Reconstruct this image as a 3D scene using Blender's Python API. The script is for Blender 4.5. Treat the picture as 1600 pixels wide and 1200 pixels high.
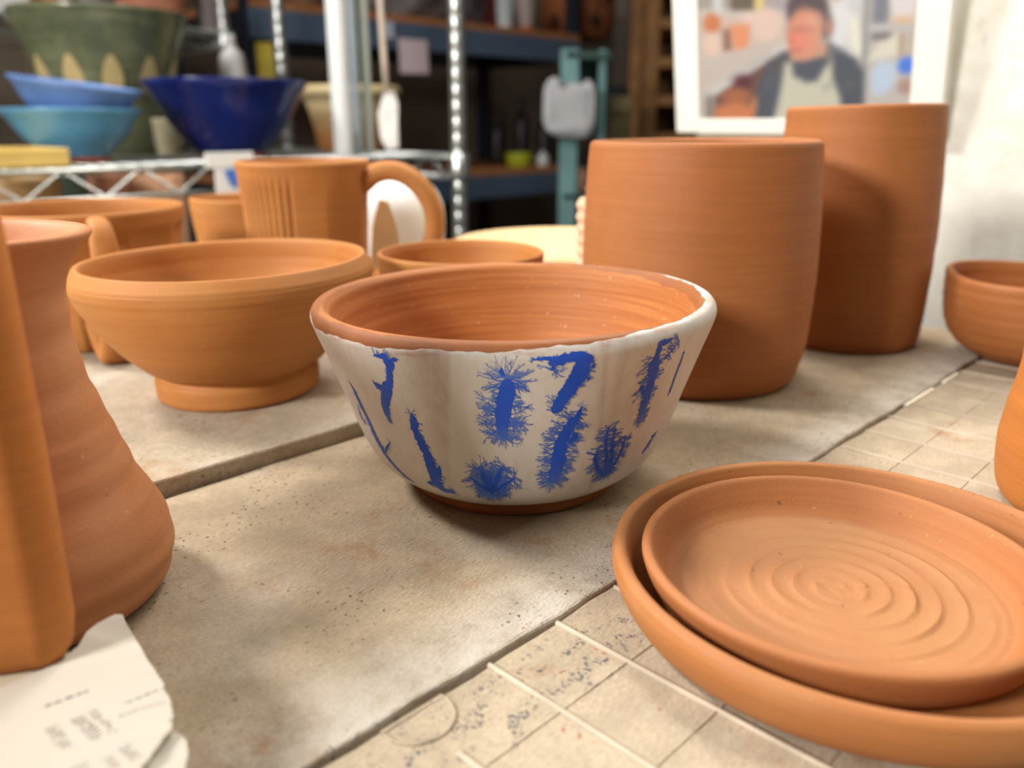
import bpy, bmesh, math, random
from mathutils import Vector, Matrix
for o in list(bpy.data.objects): bpy.data.objects.remove(o)
S = bpy.context.scene
COL = S.collection
random.seed(7)
PI = math.pi
TH = math.radians(45.57)                       # the bench, the racks and the walls share this heading
AX = Vector((math.cos(TH), math.sin(TH), 0))   # along the boards
BX = Vector((-math.sin(TH), math.cos(TH), 0))  # across them
def room(a, b, z=0.0):
    v = AX*a + BX*b; v.z = z
    return v

# ------------------------------------------------------------------ camera
cd = bpy.data.cameras.new('camera'); cam = bpy.data.objects.new('camera', cd); COL.objects.link(cam)
cam.location = (0, 0, .143); cam.rotation_euler = (PI/2-.3066, 0, 0)
cd.sensor_width = 36; cd.lens = 36*1290/1600; cd.clip_start = .01; cd.clip_end = 50
cd.dof.use_dof = True; cd.dof.focus_distance = .285; cd.dof.aperture_fstop = 7.6
S.camera = cam
# ------------------------------------------------------------------ world, lamps, exposure
S.view_settings.view_transform = 'Standard'; S.view_settings.look = 'None'
S.view_settings.gamma = 1; S.view_settings.use_curve_mapping = False
S.view_settings.exposure = 0.0
w = bpy.data.worlds.new('world'); S.world = w; w.use_nodes = True
w.node_tree.nodes['Background'].inputs[0].default_value = (.95, .97, 1, 1)
w.node_tree.nodes['Background'].inputs[1].default_value = .06
def area(name, loc, target, sx, sy, power, col=(1,1,1)):
    l = bpy.data.lights.new(name, 'AREA'); l.shape = 'RECTANGLE'; l.size = sx; l.size_y = sy; l.energy = power; l.color = col
    o = bpy.data.objects.new(name, l); COL.objects.link(o); o.location = loc
    d = Vector(target)-Vector(loc); o.rotation_euler = d.to_track_quat('-Z', 'Y').to_euler()
    return o
area('left_lamp', (-.96, .62, 1.06), (0, .30, .03), .26, .26, 22, (1, .965, .93))
area('window_light', (-1.12, -.60, .74), (.1, .42, .1), .28, .28, 33, (1, .975, .95))
area('bench_light', (.10, .95, .90), (.09, .22, 0), .26, .20, 5.6, (1, .97, .93))
area('ceiling_light', (-.3, .7, 1.9), (-.1, .5, 0), 1.2, .6, 2.5, (1, .98, .95))
area('wall_fill', room(.66, .05, 1.1), room(.87, .03, .42), 1.1, .12, 5.0, (1, .98, .94))  # unseen fill light added to brighten the right wall
area('rack_light', (-.6, 1.5, 2.2), (-.5, 2.3, .3), 1.6, .6, 15, (1, .98, .96))

# ------------------------------------------------------------------ helpers
def link(name, me, mat=None, parent=None, smooth=True):
    o = bpy.data.objects.new(name, me); COL.objects.link(o)
    if mat is not None and not me.materials:
        for m in (mat if isinstance(mat, (list, tuple)) else [mat]): me.materials.append(m)
    if parent is not None: o.parent = parent
    if smooth:
        for p in me.polygons: p.use_smooth = True
    return o
def tag(o, label=None, cat=None, group=None, kind=None):
    if label: o['label'] = label
    if cat: o['category'] = cat
    if group: o['group'] = group
    if kind: o['kind'] = kind
    return o
def thing(name, loc, label, cat, rz=0, group=None):
    o = bpy.data.objects.new(name, None); COL.objects.link(o); o.empty_display_size = .02
    o.location = loc; o.rotation_euler = (0, 0, rz)
    return tag(o, label, cat, group)
class MB:
    def __init__(s): s.v = []; s.f = []
    def add(s, vs, fs):
        n = len(s.v); s.v += [tuple(v) for v in vs]; s.f += [tuple(i+n for i in f) for f in fs]
    def box(s, c, d, rz=0, bev=0.0, M=None):
        bm = bmesh.new(); bmesh.ops.create_cube(bm, size=1)
        bmesh.ops.scale(bm, vec=Vector(d), verts=bm.verts)
        if bev: bmesh.ops.bevel(bm, geom=bm.edges[:]+bm.verts[:], offset=bev, segments=2, affect='EDGES', profile=.5)
        m = Matrix.Translation(Vector(c)) @ Matrix.Rotation(rz, 4, 'Z')
        if M is not None: m = Matrix.Translation(Vector(c)) @ M
        bmesh.ops.transform(bm, matrix=m, verts=bm.verts)
        bm.verts.index_update()
        s.add([v.co[:] for v in bm.verts], [[v.index for v in f.verts] for f in bm.faces]); bm.free(); return s
    def tube(s, pts, r, n=8, cap=True):
        pts = [Vector(p) for p in pts]; rs = r if isinstance(r, (list, tuple)) else [r]*len(pts)
        vs = []; fs = []; up = None
        for i, p in enumerate(pts):
            t = (pts[min(i+1, len(pts)-1)]-pts[max(i-1, 0)]).normalized()
            if up is None:
                up = Vector((0,0,1)) if abs(t.z) < .9 else Vector((1,0,0))
            x = t.cross(up).normalized(); y = x.cross(t).normalized(); up = y
            for k in range(n):
                a = 2*PI*k/n; vs.append(p+(x*math.cos(a)+y*math.sin(a))*rs[i])
        for i in range(len(pts)-1):
            for k in range(n):
                fs.append((i*n+k, i*n+(k+1) % n, (i+1)*n+(k+1) % n, (i+1)*n+k))
        if cap:
            fs.append(tuple(range(n-1, -1, -1))); fs.append(tuple(range((len(pts)-1)*n, len(pts)*n)))
        s.add(vs, fs); return s
    def prism(s, poly, z0, z1, f=None):
        n = len(poly); vs = [(x, y, z0) for x, y in poly]+[(x, y, z1) for x, y in poly]
        if f: vs = [f(*v) for v in vs]
        s.add(vs, [tuple(range(n-1, -1, -1)), tuple(range(n, 2*n))]+[(i, (i+1) % n, n+(i+1) % n, n+i) for i in range(n)]); return s
    def obj(s, name, mat, parent=None, smooth=False):
        me = bpy.data.meshes.new(name); me.from_pydata(s.v, [], s.f); me.update()
        return link(name, me, mat, parent, smooth)
def smooth_by_angle(o, ang=40):
    me = o.data
    for p in me.polygons: p.use_smooth = True
    me.set_sharp_from_angle(angle=math.radians(ang))
    return o
def spline(pts, sub=6):
    """centripetal Catmull-Rom through the profile points"""
    P = [Vector(p) for p in pts]; out = []
    for i in range(len(P)-1):
        p0 = P[i-1] if i else P[0]*2-P[1]; p1 = P[i]; p2 = P[i+1]; p3 = P[i+2] if i+2 < len(P) else P[-1]*2-P[-2]
        t0 = 0; t1 = t0+max((p1-p0).length, 1e-7)**.5; t2 = t1+max((p2-p1).length, 1e-7)**.5; t3 = t2+max((p3-p2).length, 1e-7)**.5
        for k in range(sub):
            t = t1+(t2-t1)*k/sub
            A1 = p0*((t1-t)/(t1-t0))+p1*((t-t0)/(t1-t0)); A2 = p1*((t2-t)/(t2-t1))+p2*((t-t1)/(t2-t1)); A3 = p2*((t3-t)/(t3-t2))+p3*((t-t2)/(t3-t2))
            B1 = A1*((t2-t)/(t2-t0))+A2*((t-t0)/(t2-t0)); B2 = A2*((t3-t)/(t3-t1))+A3*((t-t1)/(t3-t1))
            out.append(B1*((t2-t)/(t2-t1))+B2*((t-t1)/(t2-t1)))
    out.append(P[-1]); return [(max(p[0], 0), p[1]) for p in out]
def lathe(name, prof, mat, parent=None, seg=128, sub=6, fn=None, attrs=None, loc=None, raw=False):
    """revolved vessel; prof runs foot centre -> outside -> rim -> inside centre; fn(theta, r, z, i) -> (r, z)"""
    pr = prof if raw else spline(prof, sub)
    vs = []; fs = []; A = {k: [] for k in (attrs or {})}
    n = len(pr)
    for i, (r, z) in enumerate(pr):
        for k in range(seg):
            th = 2*PI*k/seg
            rr, zz = fn(th, r, z, i) if fn else (r, z)
            vs.append((rr*math.cos(th), rr*math.sin(th), zz))
            for a in A: A[a].append(attrs[a](th, r, z, i, n))
    for i in range(n-1):
        for k in range(seg):
            k2 = (k+1) % seg
            fs.append((i*seg+k, i*seg+k2, (i+1)*seg+k2, (i+1)*seg+k))
    fs.append(tuple(range(seg-1, -1, -1)))
    fs.append(tuple(range((n-1)*seg, n*seg)))
    me = bpy.data.meshes.new(name); me.from_pydata(vs, [], fs); me.update()
    for a in A:
        at = me.attributes.new(a, 'FLOAT', 'POINT'); at.data.foreach_set('value', A[a])
    o = link(name, me, mat, parent)
    if loc is not None: o.location = loc
    return o
def strap(name, path, wid, thk, mat, parent, side, n=12):
    """a pulled clay handle: an oval strap swept along a path; side = unit vector across the strap; wid/thk may vary"""
    P = [Vector(p) for p in path]; vs = []; fs = []; side = Vector(side).normalized()
    for i, p in enumerate(P):
        t = (P[min(i+1, len(P)-1)]-P[max(i-1, 0)]).normalized(); nn = t.cross(side).normalized()
        f = i/(len(P)-1); w_ = wid(f) if callable(wid) else wid; h_ = thk(f) if callable(thk) else thk
        for k in range(n):
            a = 2*PI*k/n; c, s_ = math.cos(a), math.sin(a)
            c = math.copysign(abs(c)**.7, c); s_ = math.copysign(abs(s_)**.7, s_)
            vs.append(p+side*(c*w_/2)+nn*(s_*h_/2))
    for i in range(len(P)-1):
        for k in range(n): fs.append((i*n+k, i*n+(k+1) % n, (i+1)*n+(k+1) % n, (i+1)*n+k))
    fs.append(tuple(range(n-1, -1, -1))); fs.append(tuple(range((len(P)-1)*n, len(P)*n)))
    me = bpy.data.meshes.new(name); me.from_pydata(vs, [], fs); me.update()
    return link(name, me, mat, parent)
def rings(seed, amp=.0003, lo=.002, hi=.006):
    """throwing marks: a smooth random ripple along the wall height"""
    rnd = random.Random(seed); z = -.01; ks = []
    while z < .4:
        ks.append((z, rnd.uniform(-1, 1))); z += rnd.uniform(lo, hi)
    def f(z):
        for i in range(len(ks)-1):
            if ks[i][0] <= z < ks[i+1][0]:
                t = (z-ks[i][0])/(ks[i+1][0]-ks[i][0]); t = t*t*(3-2*t)
                return amp*(ks[i][1]*(1-t)+ks[i+1][1]*t)
        return 0
    return f
def throw(seed, amp=.0003, wob=.0006, lo=.002, hi=.006, spiral=.0):
    g = rings(seed, amp, lo, hi); rnd = random.Random(seed+1); p1, p2 = rnd.uniform(0, 6), rnd.uniform(0, 6)
    def fn(th, r, z, i):
        if r < .004: return r, z
        return r+g(z+spiral*((th+p1) % (2*PI))/(2*PI))+wob*(.6*math.sin(2*th+p1)+.4*math.sin(3*th+p2)), z+wob*.4*math.sin(2*th+p2)*(1 if z > .01 else 0)
    return fn

# ------------------------------------------------------------------ materials
class NT:
    def __init__(s, name):
        s.m = bpy.data.materials.new(name); s.m.use_nodes = True; s.t = s.m.node_tree; s.b = s.t.nodes['Principled BSDF']
        s.tc = s.t.nodes.new('ShaderNodeTexCoord')
    def n(s, typ, **kw):
        nd = s.t.nodes.new(typ)
        for k, v in kw.items():
            if k.startswith('i_'):
                key = k[2:]; key = int(key) if key.isdigit() else key.replace('_', ' ')
                s.put(nd.inputs[key], v)
            else: setattr(nd, k, v)
        return nd
    def put(s, inp, v):
        if hasattr(v, 'is_output'): s.t.links.new(v, inp)
        else: inp.default_value = v
    def map(s, scale, rot=(0,0,0), src=None):
        return s.n('ShaderNodeMapping', i_Vector=src or s.tc.outputs['Object'], i_Scale=scale, i_Rotation=rot).outputs[0]
    def noise(s, scale, detail=3, rough=.55, vec=None, dist=0):
        return s.n('ShaderNodeTexNoise', i_Vector=vec or s.tc.outputs['Object'], i_Scale=scale, i_Detail=detail, i_Roughness=rough, i_Distortion=dist).outputs[0]
    def ramp(s, x, a, b, va=0., vb=1.):
        r = s.n('ShaderNodeMapRange', i_0=x, i_1=a, i_2=b, i_3=va, i_4=vb, interpolation_type='SMOOTHSTEP'); return r.outputs[0]
    def math(s, op, a, b=0.):
        return s.n('ShaderNodeMath', operation=op, i_0=a, i_1=b).outputs[0]
    def mix(s, f, a, b):
        nd = s.n('ShaderNodeMix', data_type='RGBA'); s.put(nd.inputs[0], f); s.put(nd.inputs[6], a); s.put(nd.inputs[7], b); return nd.outputs[2]
    def attr(s, name):
        return s.n('ShaderNodeAttribute', attribute_name=name)
    def bump(s, h, strength=.3, dist=.001):
        nd = s.n('ShaderNodeBump', i_Height=h, i_Strength=strength, i_Distance=dist); s.t.links.new(nd.outputs[0], s.b.inputs['Normal']); return nd
    def col(s, c): s.put(s.b.inputs['Base Color'], c)
    def set(s, **kw):
        for k, v in kw.items(): s.put(s.b.inputs[k.replace('_', ' ')], v)
def rgb(r, g, b):
    f = lambda c: ((c/255+.055)/1.055)**2.4 if c > 10 else c/255/12.92
    return (f(r), f(g), f(b), 1)
def plain(name, c, rough=.6, metal=0., spec=.5, var=.08, scale=30):
    m = NT(name); n = m.noise(scale, 3)
    d = tuple(x*(1-var) for x in c[:3])+(1,); l = tuple(min(1, x*(1+var)) for x in c[:3])+(1,)
    m.col(m.mix(m.ramp(n, .35, .65), d, l)); m.set(Roughness=rough, Metallic=metal); m.b.inputs['Specular IOR Level'].default_value = spec
    return m.m
def terracotta(name, c, streak=1.0, dust=.35, rough=.62, pits=.5, mask=None, grit=1.0):
    m = NT(name); d = lambda k: tuple(x*k for x in c[:3])+(1,)
    st = m.noise(1, 4, .6, m.map((14, 14, 520)))
    big = m.noise(26, 3, .6)
    fine = m.noise(900, 2, .7)
    base = m.mix(m.ramp(st, .35, .68), d(.94), d(1.05))
    pale = (min(1, c[0]*1.12), c[1]*1.42, c[2]*1.75, 1)
    k = m.math('MULTIPLY', m.ramp(big, .42, .72), dust)
    if mask: k = m.math('MULTIPLY', m.attr(mask).outputs['Fac'], m.math('ADD', k, .35))
    base = m.mix(k, base, pale)
    sp = m.noise(430, 1, .5)
    base = m.mix(m.ramp(sp, .74, .8, 0, .55*pits), base, (c[0]*1.4, c[1]*1.9, c[2]*2.2, 1))
    dk = m.noise(260, 1, .5, m.map((1, 1, 1.6)))
    base = m.mix(m.ramp(dk, .76, .82, 0, .6*pits), base, d(.45))
    m.col(base)
    m.set(Roughness=m.ramp(big, .3, .7, rough-.06, rough+.1)); m.b.inputs['Specular IOR Level'].default_value = .34
    h = m.math('ADD', m.math('MULTIPLY', st, .34*streak), m.math('MULTIPLY', fine, .42*grit))
    h = m.math('SUBTRACT', h, m.math('MULTIPLY', m.ramp(dk, .74, .82), 1.2*pits))
    m.bump(h, .32, .0007)
    return m.m
TC  = terracotta('terracotta_warm', rgb(172, 111, 54))
TC2 = terracotta('terracotta_red', rgb(162, 99, 52), .8, .25)
TC3 = terracotta('terracotta_pink', rgb(180, 116, 73), 1.2, .55, .6, 1.0)
TC4 = terracotta('terracotta_orange', rgb(179, 109, 49), .5, .2, .66, .3)
TC5 = terracotta('terracotta_dish', rgb(166, 106, 58), .7, .45, .58, .7)
TCP = terracotta('terracotta_plate', rgb(164, 104, 59), .6, .5, .62, 1.2, 'floor_mask', 1.6)
# ------------------------------------------------------------------ room shell
def cement(name, c, stain, dust, speck, grain=1.0, ink=None, edge=None):
    m = NT(name); d = lambda k: tuple(x*k for x in c[:3])+(1,)
    big = m.noise(16, 4, .6); mid = m.noise(60, 4, .65); fine = m.noise(700, 3, .7)
    weave = m.noise(1, 2, .6, m.map((260, 1500, 400), (0, 0, .5)))
    base = m.mix(m.ramp(mid, .3, .7), d(.86), d(1.08))
    base = m.mix(m.math('MULTIPLY', m.ramp(big, .5, .68), dust), base, rgb(204, 199, 190))
    gr = m.noise(1, 4, .75, m.map((420, 900, 500), (0, 0, .5)))
    base = m.mix(m.ramp(gr, .34, .52, .42, 0), base, d(.62)); base = m.mix(m.ramp(gr, .55, .72, 0, .3), base, rgb(214, 204, 188))
    if edge is not None:      # pale dust rubbed along the joint
        sp = m.n('ShaderNodeSeparateXYZ', i_0=m.tc.outputs['Object'])
        ed = m.math('MULTIPLY', m.ramp(sp.outputs[1], edge, edge+.036, 1, 0), m.ramp(mid, .3, .62, .25, .9))
        base = m.mix(m.math('MULTIPLY', ed, .75), base, rgb(208, 202, 192))
    st = m.noise(22, 5, .7, m.map((1, 1, 1), (.3, .2, 1.1)))
    base = m.mix(m.math('MULTIPLY', m.ramp(st, .56, .72), stain), base, rgb(150, 104, 62))
    ch = m.noise(120, 3, .75); chm = m.noise(14, 2, .5, m.map((1, 1, 1), (.7, .1, 2.1)))
    base = m.mix(m.math('MULTIPLY', m.math('MULTIPLY', m.ramp(ch, .64, .70), m.ramp(chm, .5, .62)), stain*1.5), base, rgb(152, 84, 40))
    sk = m.noise(420, 2, .6); skm = m.noise(20, 2, .5, m.map((1, 1, 1), (.1, .9, .4)))
    base = m.mix(m.math('MULTIPLY', m.math('MULTIPLY', m.ramp(sk, .62, .68), m.ramp(skm, .45, .6)), speck), base, rgb(88, 74, 66))
    if ink:
        a0, b0, a1, b1 = ink     # a trail of blue-black slip spatter printed across the board
        sep = m.n('ShaderNodeSeparateXYZ', i_0=m.tc.outputs['Object'])
        L = math.hypot(a1-a0, b1-b0); ux, uy = (a1-a0)/L, (b1-b0)/L
        px = m.math('SUBTRACT', sep.outputs[0], a0); py = m.math('SUBTRACT', sep.outputs[1], b0)
        al = m.math('ADD', m.math('MULTIPLY', px, ux), m.math('MULTIPLY', py, uy))
        ac = m.math('ABSOLUTE', m.math('ADD', m.math('MULTIPLY', px, -uy), m.math('MULTIPLY', py, ux)))
        msk = m.math('MULTIPLY', m.ramp(ac, .006, .017, 1, 0), m.math('MULTIPLY', m.ramp(al, -.012, 0), m.ramp(al, L, L+.012, 1, 0)))
        pn = m.noise(150, 4, .7); dot = m.noise(1, 2, .6, m.map((900, 620, 500)))
        k = m.math('MULTIPLY', msk, m.math('MULTIPLY', m.ramp(pn, .52, .60), m.ramp(dot, .47, .56)))
        base = m.mix(m.math('MULTIPLY', k, .85), base, rgb(52, 60, 74))
    m.col(base); m.set(Roughness=.85); m.b.inputs['Specular IOR Level'].default_value = .2
    h = m.math('ADD', m.math('MULTIPLY', fine, .5*grain), m.math('MULTIPLY', weave, .6*grain))
    h = m.math('ADD', h, m.math('MULTIPLY', mid, .6))
    m.bump(h, .5, .0013)
    return m.m
def plaster():
    m = NT('wall_plaster'); a = m.noise(9, 6, .7); b = m.noise(34, 4, .7); f = m.noise(240, 3)
    base = m.mix(m.ramp(b, .35, .7), rgb(222, 217, 202), rgb(236, 233, 222))
    base = m.mix(m.ramp(a, .52, .68, 0, .6), base, rgb(204, 186, 150))
    c = m.noise(70, 3, .7, m.map((1, 1, .35)))
    base = m.mix(m.ramp(c, .62, .74, 0, .4), base, rgb(184, 168, 138))
    m.col(base); m.set(Roughness=.8); m.bump(m.math('ADD', b, m.math('MULTIPLY', f, .3)), .4, .002)
    return m.m
def room_slab(name, a0, a1, b0, b1, z0, z1, mat, rz=TH):
    c = room((a0+a1)/2, (b0+b1)/2, (z0+z1)/2)
    o = MB().box((0,0,0), (a1-a0, b1-b0, z1-z0)).obj(name, mat); o.location = c; o.rotation_euler = (0,0,rz)
    tag(o, kind='structure'); return o
FLOORZ = -.92
dark_wall = plain('wall_paint_dim', rgb(126, 112, 96), .9, 0, .2, .14, 3)
room_slab('floor', -2.6, 3.5, -2.4, 2.75, FLOORZ-.1, FLOORZ, plain('floor_concrete', rgb(120, 114, 106), .8, 0, .3, .15, 4))
room_slab('wall_left', -2.6, 3.5, 2.65, 2.75, FLOORZ, 2.4, dark_wall)
room_slab('wall_back', 3.4, 3.5, .30, 2.65, FLOORZ, 2.4, plain('wall_paint_far', rgb(138, 126, 114), .9, 0, .2, .1, 3))
room_slab('wall_right', .864, 1.02, -1.9, .547, FLOORZ, 2.4, plaster())

# ------------------------------------------------------------------ the bench and its boards
wood = plain('bench_wood', rgb(150, 118, 82), .7, 0, .3, .2, 12)
bench = thing('worktable', room(-.05, .15, FLOORZ), 'wooden worktable under the cement boards that carry the pots', 'table', TH)
t = MB().box((0, .05, -.012-.02-FLOORZ), (1.36, 1.6, .04), bev=.003).obj('tabletop', wood, bench)
for sx in (-.62, .62):
    for sy in (-.68, .78):
        MB().box((sx, sy, (-.052-FLOORZ)/2), (.07, .07, -.052-FLOORZ), bev=.003).obj('leg', wood, bench)
Z0 = -.012
def board(name, a0, a1, b0, b1, top, mat, label):
    o = thing(name, room((a0+a1)/2, (b0+b1)/2, 0), label, 'board', TH)
    wa, wb = a1-a0, b1-b0; n1, n2 = 60, 24
    bm = bmesh.new(); bmesh.ops.create_cube(bm, size=1); bmesh.ops.scale(bm, vec=(wa, wb, top-Z0), verts=bm.verts)
    bmesh.ops.translate(bm, vec=(0, 0, (top+Z0)/2), verts=bm.verts)
    bmesh.ops.subdivide_edges(bm, edges=[e for e in bm.edges if abs((e.verts[0].co-e.verts[1].co).x) > .1], cuts=90, use_grid_fill=True)
    for v in bm.verts:                                   # cut edges are never quite straight
        s_ = 1 if v.co.y > 0 else -1
        v.co.y += s_*(.0006*math.sin(v.co.x*43+a0*9)+.0004*math.sin(v.co.x*171+b0*40))-s_*.0006
    ed = [e for e in bm.edges if abs(e.calc_face_angle(0)) > .8]
    bmesh.ops.bevel(bm, geom=ed, offset=.0011, segments=2, affect='EDGES', profile=.5)
    me = bpy.data.meshes.new('slab'); bm.to_mesh(me); bm.free()
    link('slab', me, mat, o, False)
    return o
M_MID = cement('cement_worn', rgb(170, 152, 126), .6, .20, .9, 1.5, None, -.0838)
M_LEFT = cement('cement_slab', rgb(174, 160, 138), .4, .3, .5, 1.0)
M_GRID = cement('cement_grid', rgb(176, 160, 136), .6, .15, .3, .9, (.036, .2945, .118, .2945))
M_RIDGE = plain('cement_ridge', rgb(182, 168, 148), .85, 0, .2, .1, 60)
board('cement_board', -.62, .636, .1428, .3103, 0, M_MID, 'worn cement board in the middle, under the blue and white bowl')
board('cement_board', -.62, .636, .3115, .95, .007, M_LEFT, 'thicker pale cement slab along the back left, under the footed bowl')
gb = board('cement_board', -.52, .636, -.48, .1416, 0, M_GRID, 'cement board with a scored square grid, under the nested dishes')
gc = room((-.52+.636)/2, (-.48+.1418)/2); ga, gbv = gc.dot(AX), gc.dot(BX)
rm = random.Random(4)
STEP = .0283
for k in range(-7, 19):                                      # raised cross lines
    a = .1340+STEP*k
    if not (-.5 < a < .62): continue
    pts = []
    b = .1405 if k != -1 else .1215
    while b > -.20:
        pts.append((a-ga+rm.uniform(-.0002, .0002), b-gbv, .0001)); b -= .02
    MB().tube(pts, .00082, 6).obj('ridge', M_RIDGE, gb, True)
for k in range(0, 11):                                       # fainter lengthwise lines
    b = .1140-STEP*k; pts = []; a = -.45
    while a < .6:
        pts.append((a-ga, b-gbv+rm.uniform(-.0001, .0001), -.00018)); a += .03
    MB().tube(pts, .00062, 6).obj('ridge', M_GRID, gb, True)
for (ca, cb) in ((.1068, .1388), (.1068+8*STEP, .1388-2*STEP)):  # nail-head circles moulded in the board
    pts = []
    for i in range(49):
        th = PI+PI*i/24
        p = (ca+.0098*math.cos(th), cb+.0098*math.sin(th))
        if p[1] < .1412: pts.append((p[0]-ga, p[1]-gbv, .0))
    if pts: MB().tube(pts, .0007, 6).obj('ring_mark', M_GRID, gb, True)
M_LIT_EDGE = plain('cement_lit_edge', rgb(236, 226, 200), .8, 0, .2, .05, 50)  # board rim out of shadow, its brightness put into a paler colour
for (a0, a1) in ((.439, .481), (.497, .522)):
    MB().box(((a0+a1)/2-ga, .1400-gbv, .0004), (a1-a0, .0022, .0016), bev=.0004).obj('lit_edge', M_LIT_EDGE, gb)

# ------------------------------------------------------------------ the blue and white bowl
BP = [(.0, .0022), (.030, .0022), (.0360, .0015), (.0385, .0), (.0428, .0), (.0440, .0018), (.0452, .0048), (.0498, .0078), (.0555, .0125), (.0605, .0200), (.0648, .0300), (.0681, .0400),
      (.0717, .0500), (.0753, .0600), (.0772, .0650), (.0788, .0695), (.0796, .0725), (.0793, .0747), (.0780, .0765), (.0762, .0771), (.0745, .0766), (.0728, .0748),
      (.0712, .0700), (.0688, .0600), (.0652, .0480), (.0600, .0350), (.0520, .0230), (.0400, .0140), (.0200, .0100), (.0, .0095)]
bowl_prof = spline(BP, 6)
ex = [Vector(p) for p in bowl_prof]; arc = [0.0]
for i in range(1, len(ex)): arc.append(arc[-1]+(ex[i]-ex[i-1]).length)
crest = max(range(len(ex)), key=lambda i: ex[i].y)
def rout(z):
    best = None
    for i in range(1, crest):
        if bowl_prof[i][1] <= z <= bowl_prof[i+1][1] and bowl_prof[i][0] > .04:
            t = (z-bowl_prof[i][1])/max(bowl_prof[i+1][1]-bowl_prof[i][1], 1e-9); best = bowl_prof[i][0]*(1-t)+bowl_prof[i+1][0]*t
    return best if best is not None else (.0428 if z < .004 else .0796)
def facing(th):                       # degrees from the side that faces the room, + to the right
    d = math.degrees(th)+90
    return (d+180) % 360-180
TOPS = [(-180, -.5), (-100, .5), (-78, .0), (-64, -2.2), (-42, -1.8), (-29, -1.5), (-16, -.3), (0, 0), (10, .7), (20, 1.6), (31, 2.6), (45, 4.2), (60, 5.6), (85, 6), (110, 5), (150, 2), (180, -.5)]
rim_arc = arc[max(i for i in range(crest) if bowl_prof[i][1] <= .0747)]*1000
def top_edge(th, r, z, i, n):
    d = facing(th)
    for k in range(len(TOPS)-1):
        if TOPS[k][0] <= d <= TOPS[k+1][0]:
            t = (d-TOPS[k][0])/(TOPS[k+1][0]-TOPS[k][0]); e = TOPS[k][1]*(1-t)+TOPS[k+1][1]*t; break
    e += .35*math.sin(d*.23)+.22*math.sin(d*.61+1)+.12*math.sin(d*1.37)
    return (rim_arc+e)-arc[i]*1000
def low_edge(th, r, z, i, n):
    d = facing(th)
    return (z*1000-(5.9+.5*math.sin(d*.11+1)+.25*math.sin(d*.6))) if r > .040 else -5
def wash(th, r, z, i, n):
    d = facing(th); zz = z*1000
    v = 0
    dl = -26.7+(72-zz)*.03; dr = -13.8-(72-zz)*.16     # thin wedge between two pours
    if dl < d < dr: v = .55*min(1, max(0, (d-dl)/5), (dr-d)/1.3)
    v = max(v, .55*max(0, 1-abs(d-23-(60-zz)*.12)/1.2)) if zz > 15 else v
    v = max(v, .35*max(0, 1-abs(d-27.5-(60-zz)*.05)/2.4))
    return v
def slip_mat():
    m = NT('slip_over_terracotta'); c = rgb(186, 116, 52)
    st = m.noise(1, 4, .6, m.map((14, 14, 620))); big = m.noise(30, 3)
    clay = m.mix(m.ramp(st, .35, .68), rgb(162, 98, 48), rgb(180, 114, 60))
    clay = m.mix(m.ramp(m.noise(500, 1), .72, .8, 0, .5), clay, rgb(240, 200, 160))
    rim = m.math('MULTIPLY', m.ramp(m.attr('top_edge').outputs['Fac'], -5.6, -4.4), m.ramp(m.noise(90, 3), .25, .6, .65, 1))
    clay = m.mix(rim, clay, rgb(140, 84, 44))
    tn = m.noise(1, 3, .6, m.map((90, 90, 60))); tn2 = m.noise(900, 2)
    e = m.math('ADD', m.attr('top_edge').outputs['Fac'], m.math('MULTIPLY', m.math('SUBTRACT', m.math('ADD', tn, m.math('MULTIPLY', tn2, .2)), .6), 1.0))
    e2 = m.math('ADD', m.attr('low_edge').outputs['Fac'], m.math('MULTIPLY', m.math('SUBTRACT', tn, .5), 1.0))
    k = m.math('MULTIPLY', m.ramp(e, -.12, .25), m.ramp(e2, -.15, .25))
    slip = m.mix(m.ramp(big, .35, .7), rgb(198, 193, 183), rgb(210, 206, 198))
    vert = m.noise(1, 3, .6, m.map((420, 420, 12)))
    slip = m.mix(m.ramp(vert, .45, .75, 0, .35), slip, rgb(184, 175, 164))
    slip = m.mix(m.math('MULTIPLY', m.attr('wash').outputs['Fac'], m.ramp(vert, .3, .6, .55, 1)), slip, rgb(170, 150, 138))
    # the coat thins to a rosy film just under its upper edge
    thin = m.math('MULTIPLY', m.ramp(m.attr('top_edge').outputs['Fac'], 1.0, 4.2, 1, 0), m.ramp(m.noise(1, 3, .6, m.map((60, 60, 200))), .48, .66, 0, .6))
    slip = m.mix(thin, slip, rgb(182, 132, 108))
    white = m.math('MULTIPLY', m.ramp(m.attr('top_edge').outputs['Fac'], .2, 1.6, 1, 0), m.ramp(m.noise(1, 2, .6, m.map((300, 300, 900))), .35, .6, 0, .45))
    slip = m.mix(white, slip, rgb(226, 222, 220))
    m.col(m.mix(k, clay, slip)); m.set(Roughness=m.ramp(k, 0, 1, .62, .48)); m.b.inputs['Specular IOR Level'].default_value = .35
    h = m.math('ADD', m.math('MULTIPLY', st, m.ramp(k, 0, 1, .8, .18)), m.math('MULTIPLY', k, 1.2))
    h = m.math('ADD', h, m.math('MULTIPLY', m.noise(800, 2), .12))
    m.bump(h, .3, .0007)
    return m.m
bowl = thing('mocha_bowl', (.0015, .327, 0), 'white slip bowl with blue branching marks and bare terracotta rim, in the centre', 'bowl')
bowl.rotation_euler = (0, math.radians(-.75), 0)
BOWL_LIFT = .0006
bowl.location.z = BOWL_LIFT
gb_r = rings(21, .00018, .0016, .0045)
def bowl_fn(th, r, z, i): return (r+(gb_r(z+.0015*th) if i > crest else 0)+.0003*math.sin(2*th+1), z) if r > .004 else (r, z)
lathe('bowl_body', bowl_prof, slip_mat(), bowl, 512, 1, bowl_fn, dict(top_edge=top_edge, low_edge=low_edge, wash=wash), raw=True)

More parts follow.
